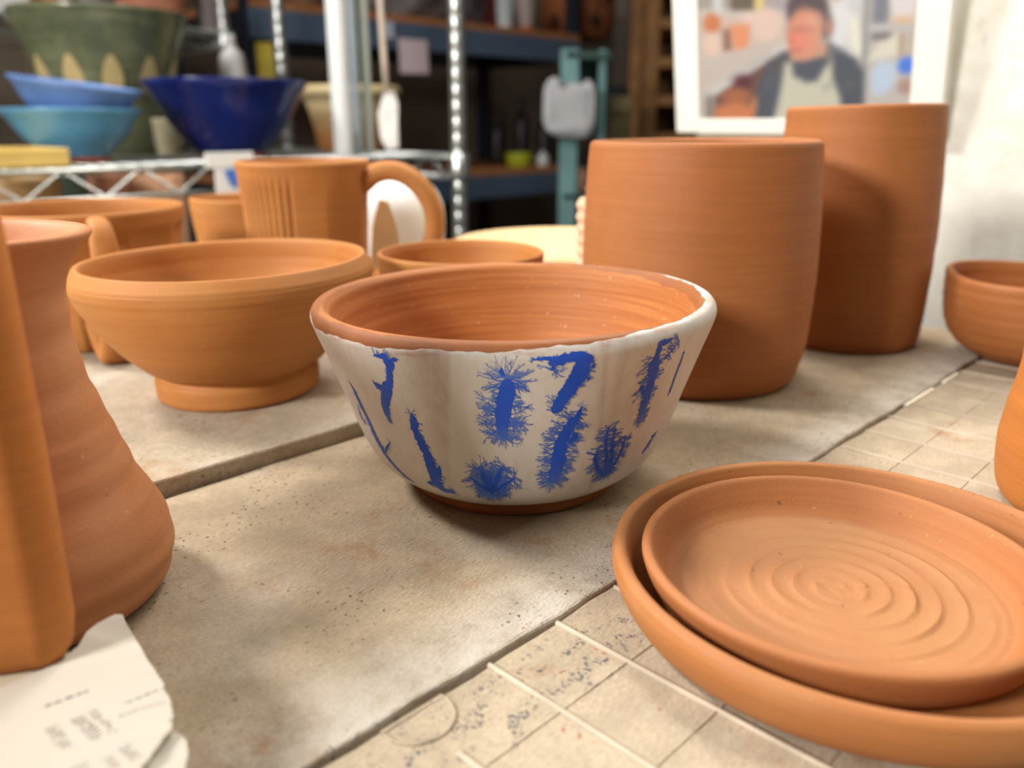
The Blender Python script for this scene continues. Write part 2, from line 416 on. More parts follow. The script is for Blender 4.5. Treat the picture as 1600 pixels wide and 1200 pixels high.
SPINES = {
'A':[[[-31.2,69.2,2.92],[-32.3,64.6,1.12],[-33.3,60.4,1.35],[-35.7,56.5,2.47],[-38.2,51.1,2.02],[-39.5,46.3,1.8],[-39.3,41.9,0.67]],[[-40.2,58.5,0.67],[-38.9,57.4,0.9],[-37.0,55.9,1.57]],[[-36.0,69.5,0.34],[-33.4,69.8,0.9],[-31.1,69.7,2.02]],[[-29.7,70.0,2.02],[-29.4,68.6,1.35]]],
'B':[[[-54.4,54.5,0.22],[-53.0,51.8,0.67],[-53.2,46.7,0.9],[-53.0,42.8,0.9],[-52.2,38.3,1.12],[-51.8,31.3,1.35],[-50.7,25.1,1.35],[-48.5,20.1,1.12],[-45.2,15.3,0.67],[-41.1,13.9,0.22]],[[-49.3,26.0,0.67],[-45.3,30.6,0.45],[-43.2,32.4,0.22]],[[-55.7,44.5,0.22],[-58.2,37.6,0.45],[-55.6,36.4,0.67]],[[-69.8,22.3,0.22],[-65.1,17.0,0.34],[-63.7,12.0,0.22]]],
'C':[[[-29.7,48.0,0.9],[-29.2,46.3,1.35],[-30.0,42.4,1.57],[-29.2,36.9,1.69],[-28.1,31.5,1.8],[-28.1,25.4,2.02],[-28.5,20.5,2.25],[-28.4,16.9,2.25],[-27.4,14.8,1.57],[-22.7,14.3,0.45]],[[-24.7,27.2,0.67],[-25.8,23.0,1.12],[-27.6,19.5,1.57]],[[-33.4,17.0,0.67],[-30.3,17.0,1.57]]],
'D':[[[-3.0,69.2,0.45],[-2.9,67.1,0.67],[-2.2,65.7,0.67]],[[-1.6,65.0,1.12],[-1.7,61.4,2.7],[-2.4,57.4,2.7],[-2.8,52.3,2.7],[-3.4,47.7,2.47],[-3.5,43.4,1.8],[-3.6,41.0,0.67]]],
'E':[[[-8.3,15.8,1.12],[-9.4,20.5,1.8],[-10.2,25.0,1.57],[-10.8,29.3,0.9]],[[-8.2,16.5,1.12],[-6.4,22.3,1.35],[-4.7,27.5,1.12],[-3.3,30.4,0.45]],[[-8.5,17.9,1.35],[-8.1,23.1,1.12],[-8.2,27.2,0.45]],[[-9.1,17.1,0.9],[-13.2,21.6,0.9],[-14.9,24.6,0.45]],[[-7.3,17.3,0.9],[-2.7,21.8,0.9],[-0.1,24.6,0.45]]],
'F':[[[4.2,71.7,0.34],[6.8,72.1,0.45],[9.8,71.9,0.9],[12.8,71.9,1.57],[15.4,71.8,2.02],[17.3,70.7,2.02],[18.5,69.1,1.35]],[[17.7,69.2,2.7],[16.4,68.0,3.37],[15.4,64.1,2.92],[14.3,61.3,2.7],[13.4,58.9,2.7],[12.2,56.0,2.47],[11.4,53.8,2.25],[11.0,50.8,1.57]],[[8.0,69.7,1.35],[9.9,70.5,1.35],[12.1,71.0,1.35]],[[8.4,67.8,0.67],[9.5,69.2,0.9]],[[18.6,68.4,1.35],[19.5,67.6,0.67]],[[18.1,63.7,0.9],[18.7,62.9,0.67]]],
'G':[[[17.8,52.2,0.45],[17.5,50.0,0.67],[17.1,48.5,1.35],[16.0,47.1,1.8],[15.5,45.3,2.02],[14.3,40.9,2.25],[13.4,36.5,2.47],[13.2,30.5,2.7],[12.7,24.7,2.47],[12.3,21.1,1.35]],[[17.6,42.1,1.12],[17.0,39.5,1.12],[15.3,37.6,1.35]]],
'H':[[[33.4,19.4,1.35],[31.2,26.6,1.57],[29.7,30.8,0.9],[28.6,34.4,0.9],[28.3,38.5,0.67],[28.1,42.3,0.22]],[[32.9,19.2,1.35],[28.6,23.5,1.35],[25.8,28.9,1.12],[26.1,32.8,0.9],[26.6,34.9,0.45]],[[33.5,19.7,1.35],[32.9,27.0,1.12],[31.1,33.7,0.9],[31.0,40.5,0.45]],[[33.6,19.9,1.12],[35.7,26.1,0.9],[36.1,31.7,0.67],[36.0,36.4,0.22]]],
'I':[[[42.3,73.0,0.45],[40.1,72.2,0.9],[37.6,72.1,1.12],[37.9,69.0,1.12],[37.7,66.6,1.57],[37.8,64.4,2.92],[39.1,59.6,2.02],[39.6,54.6,1.8],[39.8,48.9,2.02],[40.0,44.0,1.8],[40.9,40.6,0.67]],[[35.6,56.8,0.67],[37.1,53.8,0.9],[39.3,52.1,1.12]],[[45.0,71.4,0.22],[43.3,68.3,0.34],[41.1,65.2,0.67]]],
'J':[[[49.8,66.4,0.22],[50.5,60.6,0.56],[51.1,54.0,0.67],[51.6,48.6,0.67],[51.2,47.5,0.22]]],
'K':[[[53.0,31.6,0.67],[52.1,28.0,0.9],[50.7,24.8,0.67],[49.9,23.7,0.22]]],
}
def blue_mat():
    m = NT('cobalt_slip'); a = m.attr('tone').outputs['Fac']; v = m.noise(1, 3, .6, m.map((500, 500, 30)))
    t = m.math('ADD', a, m.math('MULTIPLY', m.math('SUBTRACT', v, .5), .35))
    m.col(m.mix(m.ramp(t, 0, 1), rgb(108, 146, 204), rgb(18, 78, 196))); m.set(Roughness=.45); m.b.inputs['Specular IOR Level'].default_value = .35
    return m.m
BLUE = blue_mat()
rg = random.Random(12)
def dendrite(key, lens, dens, fan=(0, 0), headfan=(0, 0)):
    """lens(stem, t, side) -> twig length in mm; dens = twigs per mm; fan / headfan = (count, length) of the tufts at the two ends"""
    stems = SPINES[key]; th0 = sum(p[0] for s in stems for p in s)/sum(len(s) for s in stems)
    z0 = sum(p[1] for s in stems for p in s)/sum(len(s) for s in stems); R = rout(z0*.001)*1000
    V = []; Fc = []; T = []
    def put(x, y, tone, lift=.0):
        z = min(max(y, 5.2), 74.6); rr = rout(z*.001)*1000+.10+lift; a = math.radians(th0)+x/R-PI/2
        rr += .3*math.sin(2*a+1)
        V.append((rr*.001*math.cos(a), rr*.001*math.sin(a), z*.001)); T.append(tone); return len(V)-1
    def ribbon(line, lift=0.0):
        prev = None
        for (x, y, nx, ny, wl, wr, tone) in line:
            i = put(x-nx*wl, y-ny*wl, tone, lift); c = put(x, y, tone, lift+.02); j = put(x+nx*wr, y+ny*wr, tone, lift)
            if prev: Fc.append((prev[0], i, c, prev[1])); Fc.append((prev[1], c, j, prev[2]))
            prev = (i, c, j)
    def twig(x, y, ang, L, wd, depth, tone):
        n = max(3, int(L/.8)); line = []; a = ang; px, py = x, y
        for i in range(n+1):
            f = i/n; ww = wd*(1-.62*f)*(1 if i else 1.25)
            if i == n: ww *= .45
            elif i == n-1 and rg.random() < .5: ww *= 1.45
            line.append((px, py, -math.sin(a), math.cos(a), ww, ww, max(.25, tone*(1-.45*f)+(.25 if f > .7 else 0))))
            if depth and 0 < i < n and rg.random() < .5:
                sd = 1 if rg.random() < .5 else -1
                twig(px, py, a+sd*rg.uniform(.45, .85), L*(1-f)*rg.uniform(.4, .75)+.4, ww*.85, depth-1, tone*.9)
            px += math.cos(a)*L/n; py += math.sin(a)*L/n; a += rg.uniform(-.28, .28)+(ang-a)*.25
        ribbon(line, .03)
    for si, stem in enumerate(stems):
        P = [((math.radians(p[0]-th0))*R, p[1], p[2]*(.62 if key in 'EH' else 1)) for p in stem]
        dense = []
        for i in range(len(P)-1):
            L = math.hypot(P[i+1][0]-P[i][0], P[i+1][1]-P[i][1]); n = max(1, int(L/.45))
            for k in range(n):
                t = k/n; dense.append(tuple(P[i][q]*(1-t)+P[i+1][q]*t for q in range(3)))
        dense.append(P[-1])
        for _ in range(3):
            dense = [dense[0]]+[tuple((dense[i-1][q]+2*dense[i][q]+dense[i+1][q])/4 for q in range(3)) for i in range(1, len(dense)-1)]+[dense[-1]]
        nd = len(dense); line = []; jl = jr = 0
        for i, (x, y, w_) in enumerate(dense):
            q0, q1 = dense[max(i-1, 0)], dense[min(i+1, nd-1)]; a = math.atan2(q1[1]-q0[1], q1[0]-q0[0])
            jl = .55*jl+rg.uniform(-.30, .30); jr = .55*jr+rg.uniform(-.30, .30)
            cap = min(1, math.sqrt(max(.02, (i+.3)/3.0)), math.sqrt(max(.02, (nd-1-i+.3)/3.0)))
            wl = max(.12, w_*cap+jl*min(1, w_)); wr = max(.12, w_*cap+jr*min(1, w_)); t = i/max(1, nd-1)
            tone = .95 if fan[0] == 0 else .95-.35*max(0, (t-.7)/.3)
            line.append((x, y, -math.sin(a), math.cos(a), wl, wr, tone))
            for side in (-1, 1):
                L = lens(si, t, side)
                if L > .2 and rg.random() < dens*.45:
                    ww = wl if side < 0 else wr
                    bx, by = x+side*-math.sin(a)*ww*.8, y+side*math.cos(a)*ww*.8
                    twig(bx, by, a+side*(PI/2)+side*-1*rg.uniform(-.5, .6), L*rg.uniform(.55, 1.1), rg.uniform(.12, .22), 2 if L > 3.0 else 1 if L > 1.3 else 0, rg.uniform(.6, .95))
        ribbon(line, .08)
        if si == 0 or key in 'D':
            q0, q1 = dense[-2], dense[-1]; a = math.atan2(q1[1]-q0[1], q1[0]-q0[0])
            if si == len(stems)-1 or key != 'D':
                for k in range(fan[0]):
                    g = a+(-1.9+3.8*(k+.5)/fan[0])+rg.uniform(-.08, .08)
                    twig(q1[0]-math.cos(a)*1.5+math.cos(g)*.5, q1[1]-math.sin(a)*1.5+math.sin(g)*.5, g, fan[1]*rg.uniform(.7, 1.1), rg.uniform(.09, .16), 1, .6)
            q0, q1 = dense[0], dense[1]; a = math.atan2(q0[1]-q1[1], q0[0]-q1[0])
            for k in range(headfan[0] if si == (1 if key == 'D' else 0) else 0):
                g = a+(-1.5+3.0*(k+.5)/headfan[0])
                twig(q0[0], q0[1], g, headfan[1]*rg.uniform(.7, 1.1), rg.uniform(.09, .16), 1, .6)
    me = bpy.data.meshes.new('blue_mark'); me.from_pydata(V, [], Fc); me.update()
    at = me.attributes.new('tone', 'FLOAT', 'POINT'); at.data.foreach_set('value', T)
    return link('blue_mark', me, BLUE, bowl)
# side: +1 is the viewer's right of a downward stem
dendrite('A', lambda s, t, d: (1.3 if s != 2 else 2.8), .5, (5, 1.4), (6, 3.0))
dendrite('B', lambda s, t, d: 1.9, .32)
dendrite('C', lambda s, t, d: (2.2 if d > 0 else 1.3), .40, (6, 2.8), (3, 3.0))
dendrite('D', lambda s, t, d: 0 if s == 0 else (9.5-t*26 if t < .2 else 3.2 if t < .42 else 8.4 if t < .85 else 7), 1.6, (24, 5.2), (12, 9.0))
dendrite('E', lambda s, t, d: 6.4-1.0*t, 1.5, (9, 6.5), (24, 5.8))
dendrite('F', lambda s, t, d: {0: .9, 1: (5.0 if (t > .72 and d < 0) else 2.6 if d > 0 else 1.1), 3: 5.0}.get(s, 1.4), .8, (0, 0), (3, 1.5))
dendrite('G', lambda s, t, d: 6.2 if s == 0 and t > .12 else 2.8, 1.45, (26, 6.6), (3, 3.0))
dendrite('H', lambda s, t, d: 2.2 if s == 1 and d < 0 else 4.6, 1.3, (4, 3), (10, 4.0))
dendrite('I', lambda s, t, d: 0 if s == 0 and t < .28 else (6.0 if (d < 0 and t < .52) else 3.8 if d > 0 else 2.0), 1.3, (18, 4.0), (0, 0))
dendrite('J', lambda s, t, d: .9, .3)
dendrite('K', lambda s, t, d: 2.2, .8)
# ------------------------------------------------------------------ terracotta on the bench
def vessel(name, loc, prof, mat, label, cat, seg=128, sub=6, fn=None, rot=None, group=None, meshname=None):
    o = lathe(name, prof, mat, None, seg, sub, fn, loc=loc)
    if rot: o.rotation_euler = rot
    return tag(o, label, cat, group)
def inner(outer, th, floor_z, rim_round=.5):
    """close a wall profile with a rounded lip, an inside wall and a floor"""
    r1, z1 = outer[-1]; p = list(outer)
    p += [(r1-th*.22, z1+th*.32), (r1-th*.6, z1+th*.38), (r1-th*.95, z1+th*.05)]
    for r, z in reversed(outer[:-1]):
        if z > floor_z+.006 and r-th > .004: p.append((r-th, z))
    rl = p[-1][0]
    p += [(rl*.86, floor_z+.0022), (rl*.6, floor_z), (rl*.25, floor_z), (0, floor_z)]
    return p
# tall straight cylinders on the right
P1 = [(0, .001), (.045, .001), (.054, .0), (.0577, .0012), (.0600, .005), (.0618, .011), (.0639, .022), (.0652, .040), (.0660, .060), (.0658, .080), (.0651, .100), (.0640, .120), (.0632, .1285), (.0628, .1318)]
vessel('terracotta_cylinder', (.108, .478, 0), inner(P1, .0052, .006), TC2, 'wide terracotta cylinder pot standing right behind the blue and white bowl', 'pot', 192, 6, throw(3, .00022, .0005, .003, .008), rot=(0, math.radians(-.5), .3))
P2 = [(0, .001), (.036, .001), (.043, .0), (.0468, .001), (.0486, .006), (.0496, .02), (.0508, .04), (.0514, .06), (.0516, .08), (.0510, .10), (.0502, .12), (.0490, .14), (.0484, .1500), (.0482, .1518)]
vessel('terracotta_cylinder', (.2305, .560, 0), inner(P2, .005, .006), TC2, 'tallest terracotta cylinder pot, at the back right in front of the framed photograph', 'pot', 160, 6, throw(5, .00018, .0006, .003, .008), rot=(math.radians(.2), math.radians(-1.2), 0))
# nested dishes
PD = [(0, .001), (.045, .001), (.060, .0), (.0675, .0006), (.0705, .0028), (.0732, .0075), (.0750, .0122), (.0752, .0150), (.0744, .0172), (.0728, .0181), (.0711, .0176), (.0700, .0158), (.0688, .0120), (.0672, .0078), (.0640, .0052), (.055, .0046), (.03, .0046), (0, .0046)]
vessel('terracotta_dish', (.1060, .2226, 0), PD, TC5, 'larger shallow terracotta dish with a rounded rim, under the spiral plate', 'dish', 256, 8, throw(9, .00012, .0003, .0015, .004))
def spiral_fn():
    g = throw(11, .00012, .0003, .0015, .004); rnd = random.Random(8)
    def fn(th, r, z, i):
        if i >= I0 and r < .0465:
            ph = ((r*1000)**.93/5.0-(th-.8)/(2*PI)); f = ph-math.floor(ph)
            h = (f/.72)**1.6 if f < .72 else ((1-f)/.28)**1.3; amp = (.00105 if r > .012 else .0008)*min(1, r/.004)*(.7+.3*math.sin(r*900+1.3*th))
            if r > .036: amp *= max(.25, (.047-r)/.011)
            amp *= .55+.45*math.sin(3*th+r*260)*math.sin(th*1.3+r*140)
            h2 = .5+.5*math.sin((r*1000/.75-th/(2*PI))*2*PI)
            return r, z+amp*h+.00006*h2*min(1, r/.004)
        return g(th, r, z, i)
    return fn
PPo = [(0, .0060), (.034, .0060), (.0455, .0052), (.0490, .0056), (.0525, .0085), (.0555, .0130), (.0574, .0172), (.0581, .0196), (.0576, .0208), (.0563, .0213), (.0550, .0208), (.0538, .0190), (.0520, .0160), (.0498, .0125), (.0472, .0104)]
pf = spline(PPo, 7); I0 = len(pf)-1
pf = pf+[(.0468-.0468*k/150, .0102-.0006*min(1, k/40)) for k in range(1, 151)]
pl = lathe('spiral_plate', pf, TCP, None, 320, 1, spiral_fn(), dict(floor_mask=lambda th, r, z, i, n: 1.0 if i >= I0 and r < .045 else .35 if i >= I0 else 0.0), loc=(.0975, .2188, -.0004), raw=True)
tag(pl, 'smaller terracotta plate with a spiral throwing ridge, set inside the larger dish', 'plate')
# footed bowl on the left slab
LB = [(0, .003), (.028, .003), (.034, .0), (.0395, .0), (.0412, .0012), (.0418, .006), (.0416, .0108), (.0406, .0122), (.0402, .0134), (.0450, .0168), (.0512, .0225), (.0590, .0315), (.0662, .0420), (.0712, .0510), (.0738, .0580), (.0745, .0615), (.0747, .0632), (.0744, .0641), (.0742, .0650), (.0726, .0674), (.0708, .0698), (.0703, .0703), (.0690, .0704), (.0680, .0698), (.0672, .0680),
      (.0668, .0650), (.0660, .0580), (.0635, .0500), (.0585, .0400), (.0510, .0300), (.0400, .0210), (.0250, .0160), (0, .0150)]
vessel('footed_bowl', (-.1460, .423, .007), LB, TC, 'terracotta bowl with a sloping rim and a raised foot ring, on the slab at left', 'bowl', 224, 6, throw(14, .00022, .0006, .002, .005), rot=(0, math.radians(-.9), 0))
# vase at the left edge
VP = [(0, .002), (.026, .002), (.0330, .0), (.0375, .0012), (.0412, .0048), (.0434, .0105), (.0437, .0165), (.0424, .0235), (.0396, .0310), (.0352, .0405), (.0318, .0500), (.0289, .0600), (.0263, .0700), (.0245, .0800), (.0237, .0890), (.0246, .0975), (.0268, .1045), (.0302, .1098), (.0328, .1122), (.0332, .1137), (.0318, .1144), (.0290, .1138),
      (.0255, .1100), (.0222, .1030), (.0200, .0940), (.0198, .0850), (.0215, .0700), (.0260, .0520), (.0330, .0320), (.0370, .0180), (.0300, .0080), (.0120, .0060), (0, .0060)]
vessel('terracotta_vase', (-.1520, .228, 0), VP, TC3, 'terracotta vase with a flared lip and wide rounded belly, at the left edge', 'vase', 192, 7, throw(17, .00055, .0005, .003, .0075, .004))
# upright slab-sided vessel in the near left corner
def rrect(hx_, hy_, rad, n=8):
    out = []
    for q in range(4):
        cx = (hx_-rad)*(1 if q in (0, 3) else -1); cy = (hy_-rad)*(1 if q in (0, 1) else -1)
        for k in range(n+1):
            a = PI/2*q+PI/2*k/n; out.append((cx+rad*math.cos(a), cy+rad*math.sin(a)))
    return out
def slab_vessel():
    lv = [(-.006, .0), (-.0030, .0010), (-.0010, .0040), (0, .011), (.0004, .05), (0, .10), (-.0008, .1235), (-.0020, .1255), (-.0034, .1255), (-.0046, .1235), (-.0046, .05), (-.0050, .012), (-.0062, .008)]
    vs = []; fs = []
    for g, z in lv:
        for x, y in rrect(.052+g, .0088+g, max(.0018, .0078+g)): vs.append((x, y, z))
    n = len(rrect(1, 1, .1))
    for i in range(len(lv)-1):
        for k in range(n): fs.append((i*n+k, i*n+(k+1) % n, (i+1)*n+(k+1) % n, (i+1)*n+k))
    fs.append(tuple(range(n-1, -1, -1))); fs.append(tuple(range((len(lv)-1)*n, len(lv)*n)))
    me = bpy.data.meshes.new('slab_vessel'); me.from_pydata(vs, [], fs); me.update()
    return link('slab_vessel', me, TC4)
sq = slab_vessel(); sq.location = (-.1595, .1655, .0154); sq.rotation_euler = (0, 0, math.radians(14))
tag(sq, 'flat-sided upright terracotta vessel with a rounded edge, nearest at lower left', 'vessel')
# small bowl behind the blue and white one
SB = [(0, .002), (.026, .002), (.029, .0), (.0315, .001), (.0325, .006), (.038, .016), (.0440, .032), (.0478, .048), (.0492, .058), (.0494, .0622), (.0486, .0636), (.0474, .0634), (.0465, .0615), (.0455, .055), (.0425, .038), (.0360, .022), (.022, .012), (0, .011)]
vessel('small_bowl', (-.030, .490, .007), SB, TC, 'small plain terracotta bowl half hidden behind the blue and white bowl', 'bowl', 128, 6, throw(23, .0002, .0005))
# combed mug
mug = thing('combed_mug', (-.1470, .600, .007), 'terracotta mug with combed vertical grooves and a big loop handle, behind the footed bowl', 'mug')
MP = [(0, .002), (.030, .002), (.035, .0), (.0385, .001), (.0400, .006), (.0412, .030), (.0425, .060), (.0440, .088), (.0455, .106), (.0458, .109), (.0450, .1108), (.0436, .1108), (.0425, .109), (.0405, .085), (.0390, .055), (.0375, .020), (.028, .008), (0, .007)]
tw = throw(31, .00015, .0005)
def mug_fn(th, r, z, i):
    r, z = tw(th, r, z, i)
    if r > .037 and i < 78 and .012 < z < .102:
        d = facing(th)
        s_ = 2*PI/9; f = ((th+.25) % s_)-s_/2; r *= 1-min(1, max(0, (.098-z)/.01))*(1-(.55+.45*.975/math.cos(f)))*.9
        for k in range(9):
            g = -48+6.6*k
            if abs(d-g) < 5: r -= .0016*math.exp(-((d-g)/1.6)**2)*min(1, (z-.012)/.01, (.102-z)/.006)
    return r, z
lathe('mug_body', MP, TC, mug, 360, 6, mug_fn)
hp = [(.040, 0, .094), (.052, 0, .1025), (.067, 0, .1035), (.081, 0, .0955), (.0900, 0, .082), (.0925, 0, .066), (.088, 0, .050), (.075, 0, .036), (.058, 0, .029), (.040, 0, .027)]
hpp = [(p[0], p[1]) for p in spline([(x, z) for x, y, z in hp], 4)]
strap('handle', [(x, 0, z) for x, z in hpp], lambda f: .022-.004*math.sin(PI*f), lambda f: .0145-.0015*math.sin(PI*f), TC, mug, (0, 1, 0), 16)
mug.rotation_euler = (0, 0, math.radians(-4))
# wide faceted cup with its handle towards us
cup = thing('faceted_cup', (-.2760, .535, .007), 'wide faceted terracotta cup with a strap handle facing the camera, behind the vase', 'cup')
CP = [(0, .002), (.038, .002), (.043, .0), (.0465, .001), (.0490, .006), (.0540, .025), (.0585, .048), (.0615, .070), (.0628, .080), (.0630, .0835), (.0620, .0852), (.0606, .0852), (.0594, .0835), (.0575, .068), (.0545, .048), (.0500, .026), (.036, .012), (0, .010)]
tw2 = throw(37, .00015, .0004)
def cup_fn(th, r, z, i):
    r, z = tw2(th, r, z, i)
    if i < 56 and r > .045:
        s_ = 2*PI/11; f = ((th+.12) % s_)-s_/2
        k = min(1, max(0, (.076-z)/.006))
        r *= 1-k*(1-.985*math.cos(s_/2)/math.cos(f))
    return r, z
lathe('cup_body', CP, TC, cup, 264, 6, cup_fn)
cp = [(.056, .074), (.070, .081), (.081, .078), (.086, .064), (.087, .040), (.086, .016), (.079, .0045), (.067, .008), (.050, .020)]
strap('handle', [(x*math.cos(-.98), x*math.sin(-.98), z) for x, z in [tuple(p) for p in spline(cp, 4)]], lambda f: .0095+.015*f, .0085, TC, cup, (math.sin(.98), math.cos(.98), 0), 14)
# pot between cup and mug
KP = [(0, .002), (.026, .002), (.031, .0), (.033, .0015), (.0370, .012), (.0420, .038), (.0450, .060), (.0462, .0745), (.0458, .0768), (.0444, .0775), (.0432, .0760), (.0415, .060), (.0375, .030), (.028, .010), (0, .009)]
vessel('deep_pot', (-.222, .705, .007), KP, TC, 'deep terracotta pot in shadow between the faceted cup and the combed mug', 'pot', 96, 5, throw(41, .0002, .0006))
# bowl and pot on the right edge
RB = [(0, .002), (.020, .002), (.026, .0), (.0310, .0008), (.0400, .0055), (.0470, .012), (.0522, .0215), (.0550, .033), (.0560, .044), (.0561, .0505), (.0556, .0526), (.0543, .0535), (.0528, .0530), (.0518, .0510), (.0515, .042), (.0500, .030), (.0455, .019), (.034, .010), (0, .007)]
def rb_fn(th, r, z, i):
    k = min(1, max(0, (z-.02)/.02)); r += .0016*k*math.cos(4*(th-.5)); return r+.0002*math.sin(9*z*100), z+.0009*k*math.cos(2*(th-2.2)) if r > .03 else z
vessel('round_bowl', (.3300, .507, 0), RB, TC2, 'round-bottomed terracotta bowl with a softly squared rim, at the right edge', 'bowl', 128, 6, rb_fn)
RP = [(0, .002), (.034, .002), (.040, .0), (.0442, .0008), (.0468, .0045), (.0482, .012), (.0486, .024), (.0476, .036), (.0458, .048), (.0450, .056), (.0455, .0625), (.0450, .0652), (.0432, .0662), (.0412, .0650), (.0405, .060), (.0415, .045), (.0440, .026), (.042, .010), (.025, .007), (0, .007)]
vessel('rounded_jar', (.2390, .2880, 0), RP, TC4, 'orange terracotta jar with a thick rounded lip, beside the nested dishes at right', 'jar', 128, 6, throw(47, .00025, .0006, .003, .007))
# pale bat, ribbed block, white jug behind
bat = thing('plaster_bat', (.0450, .680, .007), 'broad pale round bat lying flat behind the small bowl', 'bat')
M_BAT = plain('pale_plaster', rgb(226, 192, 144), .8, 0, .2, .05, 10)
lathe('top_disc', [(0, .030), (.092, .030), (.0945, .0312), (.0945, .0425), (.0925, .0440), (.088, .0444), (0, .0444)], M_BAT, bat, 128, 3)
lathe('base_disc', [(0, .0), (.082, .0), (.085, .002), (.086, .015), (.0865, .030), (.070, .0302), (0, .0302)], TC2, bat, 96, 3)
M_RIB = plain('pale_clay', rgb(214, 170, 140), .8, 0, .2, .1, 40)
rib = [(0, 0)]; z = 0
for k in range(11):
    rib += [(.0205, z+.0008), (.0218, z+.0036), (.0218, z+.0046), (.0205, z+.0072)]; z += .0078
rib += [(.019, z+.001), (0, z+.001)]
rk = lathe('ribbed_pillar', rib, M_RIB, None, 64, 2, loc=(.0660, .5760, .007)); tag(rk, 'pale ribbed clay pillar beside the wide cylinder pot, capped by a cream lump', 'prop')
kb = lathe('cream_lump', [(0, 0), (.012, 0), (.0165, .003), (.0175, .007), (.014, .012), (.008, .0145), (0, .0152)], plain('cream_clay', rgb(240, 222, 190), .7, 0, .3, .05, 50), None, 48, 4, loc=(.0680, .5760, .007+.0870))
tag(kb, 'small cream clay lump on top of the ribbed pillar', 'clay')
M_WHITE = plain('white_glaze', rgb(226, 224, 220), .35, 0, .5, .03, 20)
jug = lathe('white_jar', [(0, .0), (.040, .0), (.0455, .003), (.0525, .02), (.0555, .045), (.0535, .066), (.046, .080), (.034, .088), (.029, .091), (.030, .095), (.0285, .097), (.026, .094), (.032, .084), (.044, .074), (.051, .05), (.047, .02), (0, .006)], M_WHITE, None, 96, 5, loc=(-.118, .775, .007))
tag(jug, 'white glazed jar seen through the loop handle of the combed mug', 'jar')
M_CREAM = plain('cream_wood', rgb(240, 222, 180), .6, 0, .3, .08, 30)
pad = thing('cream_paddle', (-.0985, .650, .007), 'cream paddle with a dark hole standing beside the combed mug', 'paddle')
MB().prism([(-.013, 0), (.015, 0), (.0125, .03), (.0085, .06), (.003, .078), (-.004, .080), (-.010, .06), (-.013, .03)], -.004, .004, lambda x, y, z: (x, z, y)).obj('blade', M_CREAM, pad)
lathe('hole_shade', [(0, 0), (.0035, 0), (.0042, .0005), (.0042, .001), (0, .001)], plain('hole_dark', rgb(70, 48, 30), .8), pad, 24, 2).matrix_local = Matrix.Translation((.002, -.0042, .030)) @ Matrix.Rotation(PI/2, 4, 'X') @ Matrix.Diagonal((1, 1.7, 1, 1))  # dark disc on the blade, painting the shade inside the hole
pad.rotation_euler = (0, 0, .15)

M_PAPER0 = plain('block_top', rgb(196, 182, 156), .85)
# ------------------------------------------------------------------ printed paper in the near left corner
paper = thing('printed_paper', (-.09225, .16605, .0105), 'torn curled white paper with faint printed lines, lying at the lower left corner', 'paper')
paper.scale = (.9225, .9225, .9225)
blk = thing('plaster_block', (0, 0, 0), 'flat pale block under the printed paper and the flat-sided vessel', 'block')
MB().prism([(-.215, .108), (-.084, .108), (-.084, .143), (-.093, .160), (-.109, .1785), (-.128, .1800), (-.215, .1760)], .0, .0150).obj('slab', plain('block_plaster', rgb(206, 190, 160), .85), blk)
MB().prism([(-.213, .110), (-.086, .110), (-.086, .142), (-.094, .158), (-.110, .1765), (-.128, .1780), (-.213, .1740)], .0150, .0153).obj('top_skin', M_PAPER0, blk)
M_PAPER = plain('paper_white', rgb(206, 197, 182), .75, 0, .2, .02, 14)
M_INK = plain('ink_grey', rgb(84, 78, 80), .8, 0, .2, .1, 60)
PX = (-.1000, .1800)
def pz(x, y):                 # the sheet's curl
    e = (x+.0145*0-.0)*.676+(y)*.737      # along its long ripples
    rp = .00035*math.sin((-x*.45+y)*620)*max(0, min(1, (x+.012)/.02))
    return .0052+rp+.0022*max(0, min(1, (y-.005)/.02))
def sheet(name, outline, z_off, thick, mat, res=.0016):
    """fills an outline with a draped sheet that has a real thickness"""
    xs = [p[0] for p in outline]; ys = [p[1] for p in outline]
    bm = bmesh.new(); vs = [bm.verts.new((x, y, 0)) for x, y in outline]; bm.faces.new(vs)
    x = min(xs)+res
    while x < max(xs):
        bmesh.ops.bisect_plane(bm, geom=bm.verts[:]+bm.edges[:]+bm.faces[:], plane_co=(x, 0, 0), plane_no=(1, 0, 0)); x += res
    y = min(ys)+res
    while y < max(ys):
        bmesh.ops.bisect_plane(bm, geom=bm.verts[:]+bm.edges[:]+bm.faces[:], plane_co=(0, y, 0), plane_no=(0, 1, 0)); y += res
    for v in bm.verts: v.co.z = pz(v.co.x, v.co.y)+z_off
    r = bmesh.ops.extrude_face_region(bm, geom=bm.faces[:])
    for g in r['geom']:
        if isinstance(g, bmesh.types.BMVert): g.co.z -= thick
    bmesh.ops.recalc_face_normals(bm, faces=bm.faces[:])
    me = bpy.data.meshes.new(name); bm.to_mesh(me); bm.free()
    return smooth_by_angle(link(name, me, mat, paper), 50)
def wp(pts): return [(x-PX[0], y-PX[1]) for x, y in pts]
rnp = random.Random(5)
right = [(-.1118, .2060), (-.1090, .2020), (-.1040, .1960), (-.0990, .1900), (-.0945, .1845), (-.0900, .1790), (-.0862, .1735), (-.0832, .1688), (-.0815, .1650), (-.0806, .1610), (-.0815, .1580), (-.0822, .1500), (-.0830, .1400)]
jag = []
for i in range(len(right)-1):
    for k in range(4):
        f = k/4; jit = rnp.uniform(-.00035, .00035) if i > 3 else 0
        jag.append((right[i][0]*(1-f)+right[i+1][0]*f+jit, right[i][1]*(1-f)+right[i+1][1]*f+jit*.5))
